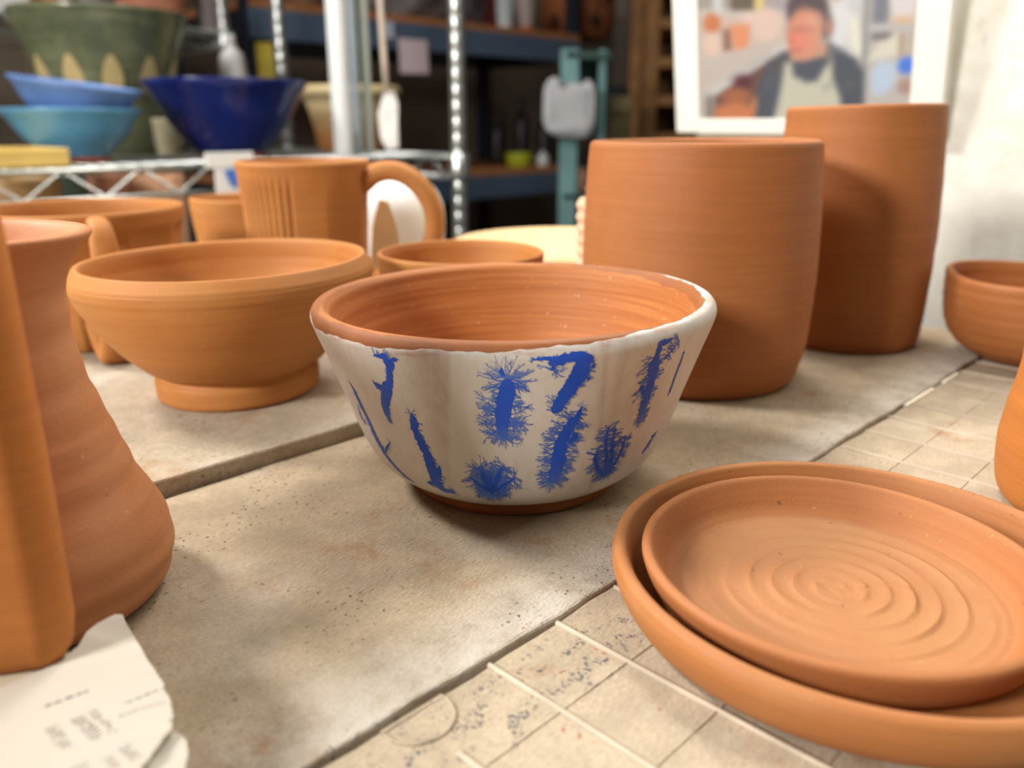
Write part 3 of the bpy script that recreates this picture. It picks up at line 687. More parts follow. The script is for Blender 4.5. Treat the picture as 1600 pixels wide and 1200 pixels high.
top = wp([(-.1080, .1300), (-.1420, .1500), (-.1310, .1755), (-.1250, .1818), (-.1200, .1875), (-.1182, .1928), (-.1186, .1985), (-.1172, .2022), (-.1140, .2062)]+jag+[(-.0900, .1330)])
sheet('sheet', top[::-1], .0016, .0011, M_PAPER)
low = wp([(-.1000, .1500), (-.0920, .1680), (-.0826, .1640), (-.0795, .1625), (-.0770, .1605), (-.0752, .1570), (-.0740, .1525), (-.0738, .1480), (-.0750, .1400), (-.0950, .1350)])
sheet('under_sheet', low[::-1], -.0006, .0009, M_PAPER)
def print_mark(m, x, y, w_, h_, ang):
    c, s_ = math.cos(ang), math.sin(ang)
    q = [(x+c*dx-s_*dy, y+s_*dx+c*dy) for dx, dy in ((0, 0), (w_, 0), (w_, h_), (0, h_))]
    m.add([(px, py, pz(px, py)+.00166) for px, py in q], [(0, 1, 2, 3)])
def along(p0, p1): return math.hypot(p1[0]-p0[0], p1[1]-p0[1]), math.atan2(p1[1]-p0[1], p1[0]-p0[0])
def text_line(m, p0, p1, h, wmin=.0008, wmax=.0024, gap=.0005):
    L, a = along(p0, p1); t = 0
    while t < L:
        w_ = min(rnp.uniform(wmin, wmax), L-t); print_mark(m, p0[0]+math.cos(a)*t, p0[1]+math.sin(a)*t, w_, h*rnp.uniform(.7, 1), a); t += w_+gap*rnp.uniform(.6, 1.6)
    return a
INK = dict(head=((-0.01447, -0.01072), (-0.00655, -0.00446)),
 lines=[((0.0045, -0.00931), (0.0105, -0.0047)), ((0.00809, -0.01212), (0.01425, -0.00883)), ((0.00534, -0.01463), (0.00819, -0.01235)), ((0.01746, -0.0153), (0.01979, -0.01418))],
 blocks=[((-0.00998, -0.01904), (0.00229,0.00196), (0.00692,-0.00689), 4, 9), ((-0.00563, -0.01575), (0.00248,0.00180), (0.00870,-0.00690), 4, 9), ((-0.00283, -0.01304), (0.00178,0.00115), (0.00891,-0.00750), 3, 9), ((0.00255, -0.03123), (0.00264,0.00212), (0.00662,-0.00823), 4, 9), ((0.00797, -0.02832), (0.00175,0.00118), (0.00401,-0.00310), 3, 6), ((0.01035, -0.02533), (0.00167,0.00185), (0.00524,-0.00397), 3, 7)])
head = MB(); text_line(head, *INK['head'], .0007, .0009, .0022)
head.obj('print_heading', plain('ink_dark', rgb(52, 46, 48), .8), paper)
fineprint = MB()
for q in INK['lines']: text_line(fineprint, q[0], q[1], .00045)
for (o0, du, dv, nu, nv) in INK['blocks']:                 # small columns of illegible print
    for j in range(nv):
        for i in range(nu):
            if rnp.random() < .85:
                x = o0[0]+du[0]*i/nu+dv[0]*j/nv; y = o0[1]+du[1]*i/nu+dv[1]*j/nv
                print_mark(fineprint, x, y, math.hypot(*du)/nu*.55, math.hypot(*dv)/nv*rnp.uniform(.35, .6), math.atan2(du[1], du[0]))
fineprint.obj('fine_print', M_INK, paper)
# ------------------------------------------------------------------ framed photograph on the right wall
def paint(X, Y):
    """the printed picture, soft as it is: a potter in an apron between shelves (X to the right, Y downwards)"""
    c = [198, 192, 186]
    def put(col, m):
        for i in range(3): c[i] = c[i]*(1-m)+col[i]*m
    def sm(d, s=4.5):
        t = min(1, max(0, .5-d/(3.1*s))); return t*t*(3-2*t)
    def ell(x, y, rx, ry, col, k=1, s=4.5): put(col, k*sm((math.hypot((X-x)/rx, (Y-y)/ry)-1)*min(rx, ry), s))
    def rect(x0, x1, y0, y1, col, k=1, s=4): put(col, k*sm(max(x0-X, X-x1), s)*sm(max(y0-Y, Y-y1), s))
    def poly(P, col, k=1, s=4.5):
        d = 1e9; ins = False; n = len(P)
        for i in range(n):
            (x0, y0), (x1, y1) = P[i], P[(i+1) % n]
            t = max(0, min(1, ((X-x0)*(x1-x0)+(Y-y0)*(y1-y0))/((x1-x0)**2+(y1-y0)**2+1e-9)))
            d = min(d, math.hypot(X-x0-t*(x1-x0), Y-y0-t*(y1-y0)))
            if (y0 > Y) != (y1 > Y) and X < (x1-x0)*(Y-y0)/(y1-y0+1e-12)+x0: ins = not ins
        put(col, k*sm(-d if ins else d, s))
    rect(-9, 340, -200, -8, (186, 180, 174)); rect(-9, 150, -20, 14, (150, 146, 140), .7)
    rect(50, 86, -30, 17, (112, 102, 88)); rect(86, 101, -20, 18, (222, 200, 128)); rect(24, 38, -10, 24, (205, 208, 208)); rect(100, 134, -10, 18, (172, 166, 166))
    rect(2, 130, 22, 92, (206, 188, 178), .9); ell(22, 36, 13, 15, (204, 128, 86)); ell(22, 68, 14, 18, (226, 200, 184)); rect(38, 52, 44, 78, (142, 108, 92), .9)
    poly([(48, 38), (80, 36), (76, 78), (56, 80)], (226, 152, 112)); ell(104, 40, 22, 26, (224, 200, 186)); ell(78, 28, 12, 8, (226, 200, 190))
    poly([(-6, 96), (130, 56), (150, 60), (150, 48), (0, 145), (-6, 120)], (200, 190, 182))
    poly([(14, 140), (60, 108), (140, 60), (150, 74), (96, 100), (30, 148)], (206, 206, 202)); poly([(40, 120), (110, 78), (112, 84), (44, 128)], (170, 168, 164), .6)
    poly([(24, 150), (92, 104), (146, 78), (110, 190), (24, 190)], (112, 84, 78)); ell(68, 126, 14, 11, (98, 58, 66)); ell(58, 150, 22, 14, (170, 108, 78)); ell(56, 176, 36, 16, (206, 130, 88)); ell(92, 164, 12, 14, (208, 142, 100), .8); rect(10, 22, 148, 190, (120, 116, 110), .8)
    # right hand side: hanging cloth, rack post, shelf with a white bowl
    rect(200, 246, -30, 90, (208, 210, 212)); ell(214, 40, 13, 40, (224, 226, 228)); poly([(226, 26), (238, 30), (254, 84), (244, 90), (230, 70)], (234, 234, 216)); rect(203, 214, -30, 5, (190, 140, 110), .7)
    rect(248, 259, -60, 190, (158, 162, 162)); rect(262, 285, -60, 42, (118, 126, 140), .85); rect(258, 340, 42, 52, (192, 192, 194)); poly([(286, 2), (328, 2), (322, 34), (294, 36)], (224, 220, 220)); ell(308, 36, 14, 5, (226, 190, 150)); rect(262, 292, 54, 66, (118, 118, 122), .9)
    poly([(258, 96), (274, 70), (302, 56), (308, 88), (280, 94)], (222, 222, 204)); rect(306, 330, 54, 96, (196, 186, 176)); rect(304, 310, 56, 90, (176, 148, 116), .7)
    poly([(264, 112), (276, 96), (304, 100), (304, 130), (286, 150), (268, 148)], (192, 212, 232)); ell(320, 136, 14, 12, (176, 146, 134), .9); ell(318, 104, 13, 13, (82, 132, 236))
    # the potter
    poly([(128, 80), (104, 98), (92, 134), (88, 190), (256, 190), (253, 112), (240, 92), (200, 68), (180, 80)], (86, 92, 102)); ell(124, 104, 22, 16, (96, 92, 96), .5)
    poly([(140, 70), (196, 66), (196, 92), (166, 104), (140, 96)], (200, 158, 136)); poly([(142, 96), (196, 88), (192, 116), (170, 132), (142, 122)], (88, 94, 106))
    poly([(132, 98), (142, 98), (146, 118), (166, 128), (182, 126), (194, 104), (204, 98), (206, 122), (218, 150), (226, 190), (116, 190), (126, 140)], (204, 203, 184), 1, 5); poly([(190, 134), (208, 126), (206, 136), (194, 142)], (150, 160, 160), .6)
    poly([(198, 72), (206, 74), (206, 100), (198, 104)], (150, 146, 138), .7)
    ell(164, 18, 31, 34, (96, 86, 90)); ell(192, 42, 11, 20, (104, 90, 88), .8); ell(160, 54, 26, 38, (218, 152, 128)); ell(152, 62, 13, 15, (232, 140, 122), .8); ell(176, 36, 14, 16, (222, 168, 144), .7); ell(198, 44, 6, 9, (196, 146, 130), .9)
    ell(150, 47, 11, 3.6, (160, 108, 96), .5, 4); ell(170, 46, 7, 3, (166, 116, 102), .4, 4); ell(141, 62, 5, 8, (206, 128, 110), .7, 3); ell(146, 78, 8, 3, (176, 104, 96), .7, 3)
    for bx, by in ((110, 129), (232, 134), (218, 80)):
        dd = math.hypot(X-bx, Y-by); put((128, 130, 134), .5*max(0, 1-abs(dd-6.5)/2.2))
    return [ch/255*.88 for ch in c]
tilt = math.radians(9.5)
hx = -BX; nh = -AX
pn = (nh*math.cos(tilt)-Vector((0, 0, 1))*math.sin(tilt)).normalized(); pup = (Vector((0, 0, 1))*math.cos(tilt)+nh*math.sin(tilt)).normalized()
fp = bpy.data.objects.new('framed_photograph', None); COL.objects.link(fp); fp.empty_display_size = .02
Mp = Matrix((( *[hx[0]], pup[0], pn[0], .1917), (hx[1], pup[1], pn[1], .9963), (hx[2], pup[2], pn[2], .1255), (0, 0, 0, 1)))
fp.matrix_world = Mp @ Matrix.Scale(1.35, 4)
tag(fp, 'white bordered photograph of a potter in an apron, tilted forward on the right wall', 'picture')
M_MOUNT = plain('mount_white', rgb(240, 239, 228), .6, 0, .3, .01, 10)
PH = .165
mt = MB()
mt.box((.1062, PH/2+.0045, -.0030), (.2125, PH, .006), bev=.0008)
mt.obj('mount_board', M_MOUNT, fp)
for (cx, cy, sx, sy) in ((.0115, PH/2+.0045, .0225, PH-.002), (.2012, PH/2+.0045, .0215, PH-.002), (.1062, .0105, .167, .0115), (.1062, PH-.007, .167, .020)):
    MB().box((cx, cy, .0006), (sx, sy, .0022), bev=.0006).obj('frame_border', M_MOUNT, fp)
nx, ny = 190, 130; vs = []; fs = []; cols = []
for j in range(ny+1):
    for i in range(nx+1):
        h_ = .0228+.1676*i/nx; v_ = .0158+.135*j/ny
        vs.append((h_, v_, .0004))
        X = (3+559*0+(1096+559*0)-1093+ (564.0*(h_-.0239)))/(1) if False else ((1096+559*(h_-.0239))/(1-.981*(h_-.0239)))-1093
        Y = 186-(v_-.016)*(2060+(h_-.0239)/.1664*300)
        r, g, b = paint(X, Y); cols += [*rgb(r*255, g*255, b*255)[:3], 1]
for j in range(ny):
    for i in range(nx):
        a = j*(nx+1)+i; fs.append((a, a+1, a+nx+2, a+nx+1))
me = bpy.data.meshes.new('print'); me.from_pydata(vs, [], fs); me.update()
ca = me.attributes.new('print_colour', 'FLOAT_COLOR', 'POINT'); ca.data.foreach_set('color', cols)
pm = NT('photo_print'); pm.col(pm.attr('print_colour').outputs['Color']); pm.set(Roughness=.45); pm.b.inputs['Specular IOR Level'].default_value = .3
link('print', me, pm.m, fp)

# ------------------------------------------------------------------ wire racks
CHROME = NT('chrome'); CHROME.col((.58, .60, .57, 1)); CHROME.set(Metallic=.9, Roughness=.3); CHROME = CHROME.m
def wire_rack(label, a, b, length, depth, shelves, top, pitch=.090):
    R = thing('wire_rack', room(a, b, FLOORZ), label, 'shelf', TH)
    Ht = top-FLOORZ
    post = [(0, 0), (.0125, 0)]; z = .03
    while z < Ht-.03:
        post += [(.0127, z-.0012), (.0124, z-.0005), (.0124, z+.0005), (.0127, z+.0012)]; z += .0254
    post += [(.0127, Ht), (0, Ht)]
    first = None
    for px, py in ((0, 0), (0, depth), (-length, 0), (-length, depth)):
        if first is None: p = first = lathe('post', post, CHROME, R, 16, 1, raw=True)
        else: p = bpy.data.objects.new('post', first.data); COL.objects.link(p); p.parent = R
        p.location = (px, py, 0)
    for zs in shelves:
        zt = zs-FLOORZ-.004; zb = zt-.033
        for yy in (0, depth):
            MB().tube([(-length, yy, zt), (0, yy, zt)], .0034, 8).obj('shelf_rail', CHROME, R, True)
            MB().tube([(-length, yy, zb), (0, yy, zb)], .0030, 8).obj('shelf_rail', CHROME, R, True)
            pts = []; x = -length+.02; k = 0
            while x < -.015:
                pts.append((x, yy, zt if k % 2 else zb)); x += pitch/2; k += 1
            MB().tube(pts, .0024, 6).obj('zigzag_wire', CHROME, R, True)
        for xx in (0, -length):
            MB().tube([(xx, 0, zt), (xx, depth, zt)], .0042, 8).obj('shelf_rail', CHROME, R, True)
            MB().tube([(xx, 0, zb), (xx, depth, zb)], .0036, 8).obj('shelf_rail', CHROME, R, True)
            pts = []; y = .03; k = 0
            while y < depth-.02:
                pts.append((xx, y, zt if k % 2 else zb)); y += pitch/2; k += 1
            MB().tube(pts, .0024, 6).obj('zigzag_wire', CHROME, R, True)
        d = MB(); x = -length+.02
        while x < -.01:
            d.tube([(x, 0, zt+.003), (x, depth, zt+.003)], .0016, 5); x += .024
        for yy in (depth*.33, depth*.67): d.tube([(-length, yy, zt), (0, yy, zt)], .0024, 5)
        tag(d.obj('wire_deck', CHROME, R, True), kind='stuff')
        for px, py in ((0, 0), (0, depth), (-length, 0), (-length, depth)):
            c = lathe('collar', [(0, zb-.006), (.016, zb-.006), (.0185, zb), (.0165, zt+.004), (.0135, zt+.006), (0, zt+.006)], CHROME, R, 16, 1, raw=True); c.location = (px, py, 0)
    return R
SH = .094
wire_rack('nearer chrome wire rack holding the blue bowls and green pot, behind the bench at left', .952, 1.057, 1.22, .53, (-.115, SH, .66), .80)
def along_b(u, b, z):
    """the point on a line parallel to the racks that lies in a given direction"""
    a = 0
    k = (u-800)/1290
    for _ in range(40):
        p = room(a, b); d = p.y*.95337-(z-.143)*.30182
        a += (k*d-p.x)/(.7-.714*k*.953)
    return room(a, b, z)
def depth_at(u, b, z):
    p = along_b(u, b, z); return p, (p.y*.95337-(z-.143)*.30182)/1290        # point and metres per picture pixel there
GL = lambda n, c, r=.18, var=.06, s=14: plain(n, c, r, 0, .5, var, s)
def simple_bowl(name, u, b, z, rpx, h, mat, label, cat='bowl', foot=.45, flare=.0, rot=None, foot_mat=None, lift=0, seg=96):
    p, m = depth_at(u, b, z); r = rpx*m
    T = thing(name, p, label, cat)
    f = r*foot
    pr = [(0, .006), (f*.86, .006), (f, .0065), (f*1.16, .012), (r*.735, h*.48), (r*.90, h*.80), (r*.985, h*.94), (r*1.0, h), (r*.97, h*1.006), (r*.945, h*.97), (r*.85, h*.80), (r*.69, h*.50), (f*1.0, .03), (f*.5, .02), (0, .019)]
    lathe('bowl_body', pr, mat, T, seg, 5)
    lathe('foot_ring', [(f*.80, .007), (f*.82, 0), (f*.96, 0), (f*1.0, .009)], foot_mat or mat, T, 64, 2)
    if rot: T.rotation_euler = rot
    T.location.z += lift
    return T, r
DB = GL('glaze_cobalt', rgb(20, 34, 96), .12, .25, 9); LBm = GL('glaze_sky', rgb(88, 146, 184), .2, .16, 11); LB2 = GL('glaze_powder', rgb(104, 136, 190), .2, .12, 12)
REDF = plain('bare_red_clay', rgb(170, 88, 62), .7)
simple_bowl('blue_bowl', 364, 1.190, SH, 121, .106, DB, 'big dark cobalt blue glazed bowl on the wire rack', foot=.42, foot_mat=REDF)
_, m1 = depth_at(124, 1.165, SH)
T1, r1 = simple_bowl('blue_bowl', 124, 1.190, SH, 100, .066, LBm, 'light turquoise blue bowl on the wire rack, under a tilted one', foot=.44, foot_mat=REDF)
T2, r2 = simple_bowl('blue_bowl', 127, 1.190, SH, 92, .062, LB2, 'powder blue bowl sitting tilted inside the turquoise one', foot=.36, rot=(0, math.radians(8), 0), lift=.036, foot_mat=LB2)
# green pot
p, m = depth_at(184, 1.455, SH)
gp = thing('green_pot', p, 'large olive green glazed pot with cream leaf shapes, behind the blue bowls', 'pot'); rr = 123*m
Hg = .214
def green_mat():
    m_ = NT('glaze_olive'); n1 = m_.noise(14, 4, .6); st = m_.noise(1, 3, .6, m_.map((9, 9, 130)))
    c = m_.mix(m_.ramp(n1, .3, .7), rgb(78, 84, 60), rgb(112, 116, 86)); c = m_.mix(m_.ramp(st, .5, .75, 0, .5), c, rgb(132, 132, 104))
    m_.col(c); m_.set(Roughness=.16); m_.bump(st, .3, .004); return m_.m
GP = [(0, .004), (rr*.50, .004), (rr*.55, 0), (rr*.575, .004), (rr*.66, .05), (rr*.76, .10), (rr*.84, .14), (rr*.92, .178), (rr*.985, Hg-.010), (rr*1.0, Hg-.003), (rr*.98, Hg), (rr*.945, Hg-.002), (rr*.90, .175), (rr*.74, .10), (rr*.60, .03), (rr*.4, .014), (0, .014)]
lathe('pot_body', GP, green_mat(), gp, 128, 6, throw(51, .0009, .001, .008, .02))
M_LEAF = GL('glaze_cream_leaf', rgb(186, 166, 116), .3)
gz = [q for q in spline(GP, 6)]
def grad(z):
    for i in range(len(gz)-1):
        if gz[i][1] <= z <= gz[i+1][1] and gz[i][0] > rr*.5 and i < 62: return gz[i][0]+(gz[i+1][0]-gz[i][0])*(z-gz[i][1])/max(1e-6, gz[i+1][1]-gz[i][1])
    return rr*.85
for k in range(12):
    th = math.radians(-90-3+30*(k-5)+2); mb = MB(); vs = []; n = 18
    cz = .119; hh = .027; hw = .0145
    for i in range(n):
        a = 2*PI*i/n; q = math.cos(a); dx = hw*math.sin(a)*(1-.35*q); zz = cz+hh*q; R_ = grad(zz)+.0022
        vs.append((R_*math.cos(th+dx/R_), R_*math.sin(th+dx/R_), zz))
    c0 = (sum(v[0] for v in vs)/n*1.004, sum(v[1] for v in vs)/n*1.004, cz)
    mb.add(vs+[c0], [(i, (i+1) % n, n) for i in range(n)]); mb.obj('leaf_mark', M_LEAF, gp)
# more on the same shelf
simple_bowl('cream_bowl', 262, 1.40, SH, 40, .055, GL('glaze_cream', rgb(204, 194, 160), .35), 'small cream bowl in the gap between the green pot and dark blue bowl', foot=.5)
p, m = depth_at(549, 1.315, SH)
cr = 78*m
def cream_mat():
    m_ = NT('glaze_cream_tan'); sp = m_.n('ShaderNodeSeparateXYZ', i_0=m_.tc.outputs['Object']); n = m_.noise(20, 3)
    k = m_.ramp(m_.math('ADD', sp.outputs[2], m_.math('MULTIPLY', m_.math('SUBTRACT', n, .5), .05)), .02, .075)
    m_.col(m_.mix(k, rgb(190, 128, 70), rgb(212, 190, 142))); m_.set(Roughness=.4); return m_.m
cpot = lathe('cream_pot', [(0, .003), (cr*.56, .003), (cr*.60, 0), (cr*.63, .004), (cr*.70, .04), (cr*.80, .075), (cr*.88, .088), (cr*1.0, .096), (cr*1.03, .104), (cr*.99, .111), (cr*.90, .110), (cr*.82, .10), (cr*.72, .07), (cr*.62, .02), (0, .014)], cream_mat(), None, 96, 5, loc=p)
tag(cpot, 'cream flared pot with a tan base, at the right end of the wire rack', 'pot')
def upright(name, u, b, z, wpx, top, mat, label, cat, seg=24, lean=0.0):
    p, m = depth_at(u, b, z); r = wpx*m/2
    o = lathe(name, [(0, 0), (r*.96, 0), (r, .003), (r, top-z-.004), (r*.93, top-z), (r*.82, top-z), (r*.80, top-z-.02), (0, top-z-.03)], mat, None, seg, 1, loc=p)
    o.rotation_euler = (0, lean, 0); return tag(o, label, cat)
upright('plastic_tube', 538, 1.105, SH, 30, .62, GL('plastic_white', rgb(232, 234, 232), .3, .02), 'thick white plastic tube standing on the wire rack', 'tube')
upright('plastic_tube', 561, 1.125, SH, 13, .60, GL('plastic_pale_blue', rgb(196, 212, 220), .25, .04), 'thin pale blue tube standing just right of the thick white one', 'tube')
upright('plastic_tube', 578, 1.115, SH, 14, .61, GL('plastic_pale_green', rgb(206, 216, 204), .25, .04), 'thin pale green tube, rightmost of the three tubes on the rack', 'tube')
p, m = depth_at(606, 1.045, .15)
cord = thing('hanging_tag', (p.x, p.y, .655), 'crumpled white tag hanging on a beige cord at the right end of the wire rack', 'tag')
MB().tube([(-.010, 0, 0), (-.007, 0, -.2), (-.002, 0, -.42), (0, 0, -.472)], .0046, 8).obj('cord', plain('cord_beige', rgb(198, 182, 164), .8), cord, True)
tg = MB().prism([(-.007, -.470), (.008, -.468), (.015, -.485), (.017, -.515), (.012, -.548), (-.004, -.552), (-.014, -.535), (-.012, -.500)], -.005, .005, lambda x, y, z: (x+.003*math.sin(y*90), z+.005*math.sin(y*130+x*200), y))
tg.obj('tag_paper', plain('tag_white', rgb(226, 222, 216), .8), cord)
p, m = depth_at(360, 1.036, SH-.004)
card = thing('price_card', (p.x, p.y, 0), 'small white card with a blue patch clipped to the front rail of the wire rack', 'card', TH)
MB().box((0, 0, SH+.003), (.070*.95, .003, .019), bev=.0008).obj('card_strip', M_WHITE, card); MB().box((-.004, .001, SH-.023), (.036, .003, .032), bev=.0008).obj('card_face', M_WHITE, card)
MB().prism([(-.010, SH-.010), (.004, SH-.008), (.010, SH-.022), (.004, SH-.034), (-.004, SH-.026)], -.0022, -.0005, lambda x, y, z: (x, z, y)).obj('blue_patch', GL('card_blue', rgb(66, 112, 196), .5), card)
p, m = depth_at(20, 1.12, SH)
yt = thing('yellow_tray', (p.x, p.y, p.z), 'mustard yellow tray at the left end of the wire rack shelf', 'tray', TH)
M_YEL = GL('mustard', rgb(206, 176, 96), .5)
MB().box((0, 0, .006), (.09, .12, .012), bev=.003).obj('tray_base', M_YEL, yt)
for (cx, cy, sx, sy) in ((0, .057, .09, .006), (0, -.057, .09, .006), (.042, 0, .006, .108), (-.042, 0, .006, .108)): MB().box((cx, cy, .016), (sx, sy, .010), bev=.0015).obj('tray_edge', M_YEL, yt)
# pots on the rack's lower shelf, seen through the truss
LZ = -.115
for (u, b, rp, h, mt_, lab) in ((60, 1.24, 62, .188, GL('glaze_ochre', rgb(176, 140, 92), .4), 'ochre pot below the blue bowls, leftmost on the lower wire shelf'), (146, 1.40, 44, .185, GL('glaze_dark_green', rgb(52, 66, 52), .3), 'dark green pot on the lower wire shelf'),
                                (208, 1.26, 40, .186, plain('pink_clay', rgb(206, 146, 116), .7), 'pinkish clay pot on the lower wire shelf, right of the dark green one'), (272, 1.18, 36, .190, plain('peach_clay', rgb(232, 178, 140), .7), 'peach clay pot on the lower wire shelf, nearest the white card')):
    p, m = depth_at(u, b, LZ); r = rp*m
    o = lathe('shelf_pot', [(0, .003), (r*.6, .003), (r*.66, 0), (r*.72, .004), (r*.92, h*.4), (r*.98, h*.7), (r*1.0, h*.94), (r*.99, h), (r*.94, h*1.005), (r*.91, h*.95), (r*.85, h*.4), (r*.6, .02), (0, .015)], mt_, None, 64, 4, loc=p)
    tag(o, lab, 'pot')
# second rack farther back
RB2 = 1.80
wire_rack('farther chrome wire rack behind the green pot, carrying terracotta pots', .945, RB2, 1.22, .30, (-.25, .335, .80), .95)
for (u, rp, h, c, lab) in ((72, 46, .12, rgb(206, 128, 96), 'terracotta pot on the farther wire rack, right of the white carton'), (146, 26, .11, rgb(150, 138, 140), 'slim grey pot on the farther wire rack'), (240, 60, .13, rgb(216, 140, 108), 'widest terracotta pot on the farther wire rack'), (330, 22, .12, rgb(140, 130, 128), 'slim grey brown pot at the right end of the farther wire rack')):
    p, m = depth_at(u, RB2+.14, .335); r = rp*m
    o = lathe('rack_pot', [(0, .003), (r*.6, .003), (r*.68, 0), (r*.76, .004), (r*.86, h*.4), (r*.96, h*.8), (r*1.0, h*.96), (r*.97, h), (r*.92, h*.98), (r*.8, h*.4), (r*.6, .02), (0, .015)], plain('rack_clay', c, .7), None, 64, 4, loc=p)
    tag(o, lab, 'pot')
p, m = depth_at(6, RB2+.10, .335)
wb = thing('white_carton', (p.x, p.y, .335), 'white carton at the left end of the farther wire rack', 'box', TH)
MB().box((0, 0, .05), (.075, .08, .10), bev=.002).obj('carton_body', M_WHITE, wb); MB().box((0, 0, .1005), (.077, .082, .003), bev=.0008).obj('carton_lid', M_WHITE, wb)
p, m = depth_at(376, 1.46, SH)
bt = lathe('white_bottle', [(0, 0), (.020, 0), (.0225, .003), (.0225, .150), (.019, .165), (.010, .176), (.0085, .190), (.0085, .197), (0, .197)], M_WHITE, None, 32, 4, loc=p)
tag(bt, 'slim white bottle rising behind the dark blue bowl', 'bottle')

# ------------------------------------------------------------------ dark blue steel shelving
STEEL = plain('steel_navy', rgb(90, 108, 130), .45, 0, .5, .05, 8); STEELD = plain('steel_dark_navy', rgb(22, 32, 48), .5, 0, .5, .05, 8); CHIP = plain('particle_board', rgb(184, 122, 76), .8, 0, .2, .1, 60)
BB = 2.05; a0 = 1.16; a1 = 2.42; dp = .46
br = thing('steel_shelving', room(a0, BB, FLOORZ), 'dark blue steel shelving unit with particle board shelves, at the back', 'shelf', TH)
zf = lambda z: z-FLOORZ
for x in (0, a1-a0):
    for y in (0, dp):
        MB().box((x, y+.02, zf(.95)/2), (.045, .04, zf(.95)), bev=.004).obj('post', STEELD, br)
for zt in (.42, -.027, -.50):
    for y in (0, dp+.04):
        MB().box(((a1-a0)/2, y, zf(zt)-.037), (a1-a0+.03, .014, .074), bev=.003).obj('beam', STEEL, br)
    for x in (0, a1-a0):
        MB().box((x, (dp+.04)/2, zf(zt)-.037), (.014, dp, .074), bev=.003).obj('beam', STEELD, br)  # side beams take the darker navy, their shade put into the colour
    MB().box(((a1-a0)/2, (dp+.04)/2, zf(zt)+.009), (a1-a0+.02, dp+.05, .020), bev=.002).obj('shelf_board', CHIP, br)
TOPZ = .42+.019; LOWZ = -.027+.019
def blob(name, u, b, z, rx, h, mat, label, cat, seed):
    p, m = depth_at(u, b, z); r = rx*m; rnd = random.Random(seed); ph = [rnd.uniform(0, 6) for _ in range(4)]
    def fn(th, rr_, z_, i):
        k = 1+.10*math.sin(3*th+ph[0]+z_*30)+.07*math.sin(5*th+ph[1]-z_*50); return rr_*k, z_*(1+.06*math.sin(2*th+ph[2]))
    o = lathe(name, [(0, 0), (r*.8, 0), (r*.98, h*.15), (r, h*.45), (r*.85, h*.75), (r*.5, h*.95), (0, h)], mat, None, 40, 4, fn, loc=p)
    return tag(o, label, cat)
GREY = plain('grey_cloth', rgb(112, 106, 104), .9, 0, .2, .2, 18); GREYD = plain('charcoal_cloth', rgb(78, 72, 74), .9, 0, .2, .2, 18)
blob('cloth_bundle', 632, BB+.16, TOPZ, 62, .14, GREY, 'grey cloth bundle on the top steel shelf, left of the rack post', 'bundle', 3)
blob('cloth_bundle', 728, BB+.16, TOPZ, 30, .15, GREYD, 'charcoal cloth bundle on the top steel shelf, left of the pale cups', 'bundle', 6)
blob('cloth_bundle', 480, BB+.16, TOPZ, 50, .10, plain('brown_cloth', rgb(120, 92, 70), .9), 'brown cloth bundle at the left end of the top steel shelf', 'bundle', 9)
def cup_far(u, b, z, rp, h, mat, label, bandm=None):
    p, m = depth_at(u, b, z); r = rp*m
    T = thing('pale_cup', p, label, 'cup')
    lathe('cup_body', [(0, .012), (r*.8, .012), (r*.86, .016), (r*.95, h*.5), (r, h*.96), (r*.97, h), (r*.9, h*.97), (r*.84, h*.5), (r*.7, .03), (0, .026)], mat, T, 48, 4)
    lathe('cup_foot', [(0, 0), (r*.76, 0), (r*.82, .003), (r*.82, .0125), (0, .0125)], bandm or mat, T, 48, 1)
cup_far(789, BB+.03, TOPZ, 14, .11, GL('cup_white', rgb(206, 216, 216), .4), 'white cup on the top steel shelf')
cup_far(819, BB+.05, TOPZ, 17, .11, GL('cup_rose', rgb(196, 180, 172), .4), 'rose grey cup with a red foot, right of the white cup', plain('red_foot', rgb(206, 106, 84), .6))
p, m = depth_at(776, BB+.20, TOPZ)
rb_ = thing('red_book', (p.x, p.y, TOPZ), 'narrow dark red book upright behind the pale cups', 'book', TH)
MB().box((0, 0, .09), (.020, .13, .18), bev=.003).obj('cover', plain('maroon', rgb(110, 36, 40), .6), rb_); MB().box((.001, .002, .0905), (.015, .128, .183)).obj('pages', M_PAPER, rb_)
p, m = depth_at(902, BB+.15, TOPZ); r = 58*m
pl_ = thing('brown_planter', p, 'brown clay planter with round holes at the right end of the top steel shelf', 'planter')
lathe('planter_body', [(0, .004), (r*.70, .004), (r*.76, 0), (r*.82, .006), (r*.96, .05), (r, .10), (r*.97, .15), (r*.93, .20), (r*.90, .205), (r*.86, .20), (r*.9, .10), (r*.7, .02), (0, .02)], plain('brown_clay', rgb(142, 84, 48), .7, 0, .3, .2, 14), pl_, 64, 5)
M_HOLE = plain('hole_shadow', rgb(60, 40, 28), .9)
for k, (dg, zz) in enumerate(((-40, .06), (-8, .15), (22, .06), (48, .15))):
    th = math.radians(-90+dg); hr = .022
    h_ = lathe('hole', [(0, 0), (hr*.8, 0), (hr, .002), (hr, .004), (0, .004)], M_HOLE, pl_, 24, 1)  # dark disc on the wall, the shade of an opening as colour
    h_.matrix_local = Matrix.Translation((r*.99*math.cos(th), r*.99*math.sin(th), zz)) @ Matrix.Rotation(th, 4, 'Z') @ Matrix.Rotation(PI/2, 4, 'Y')
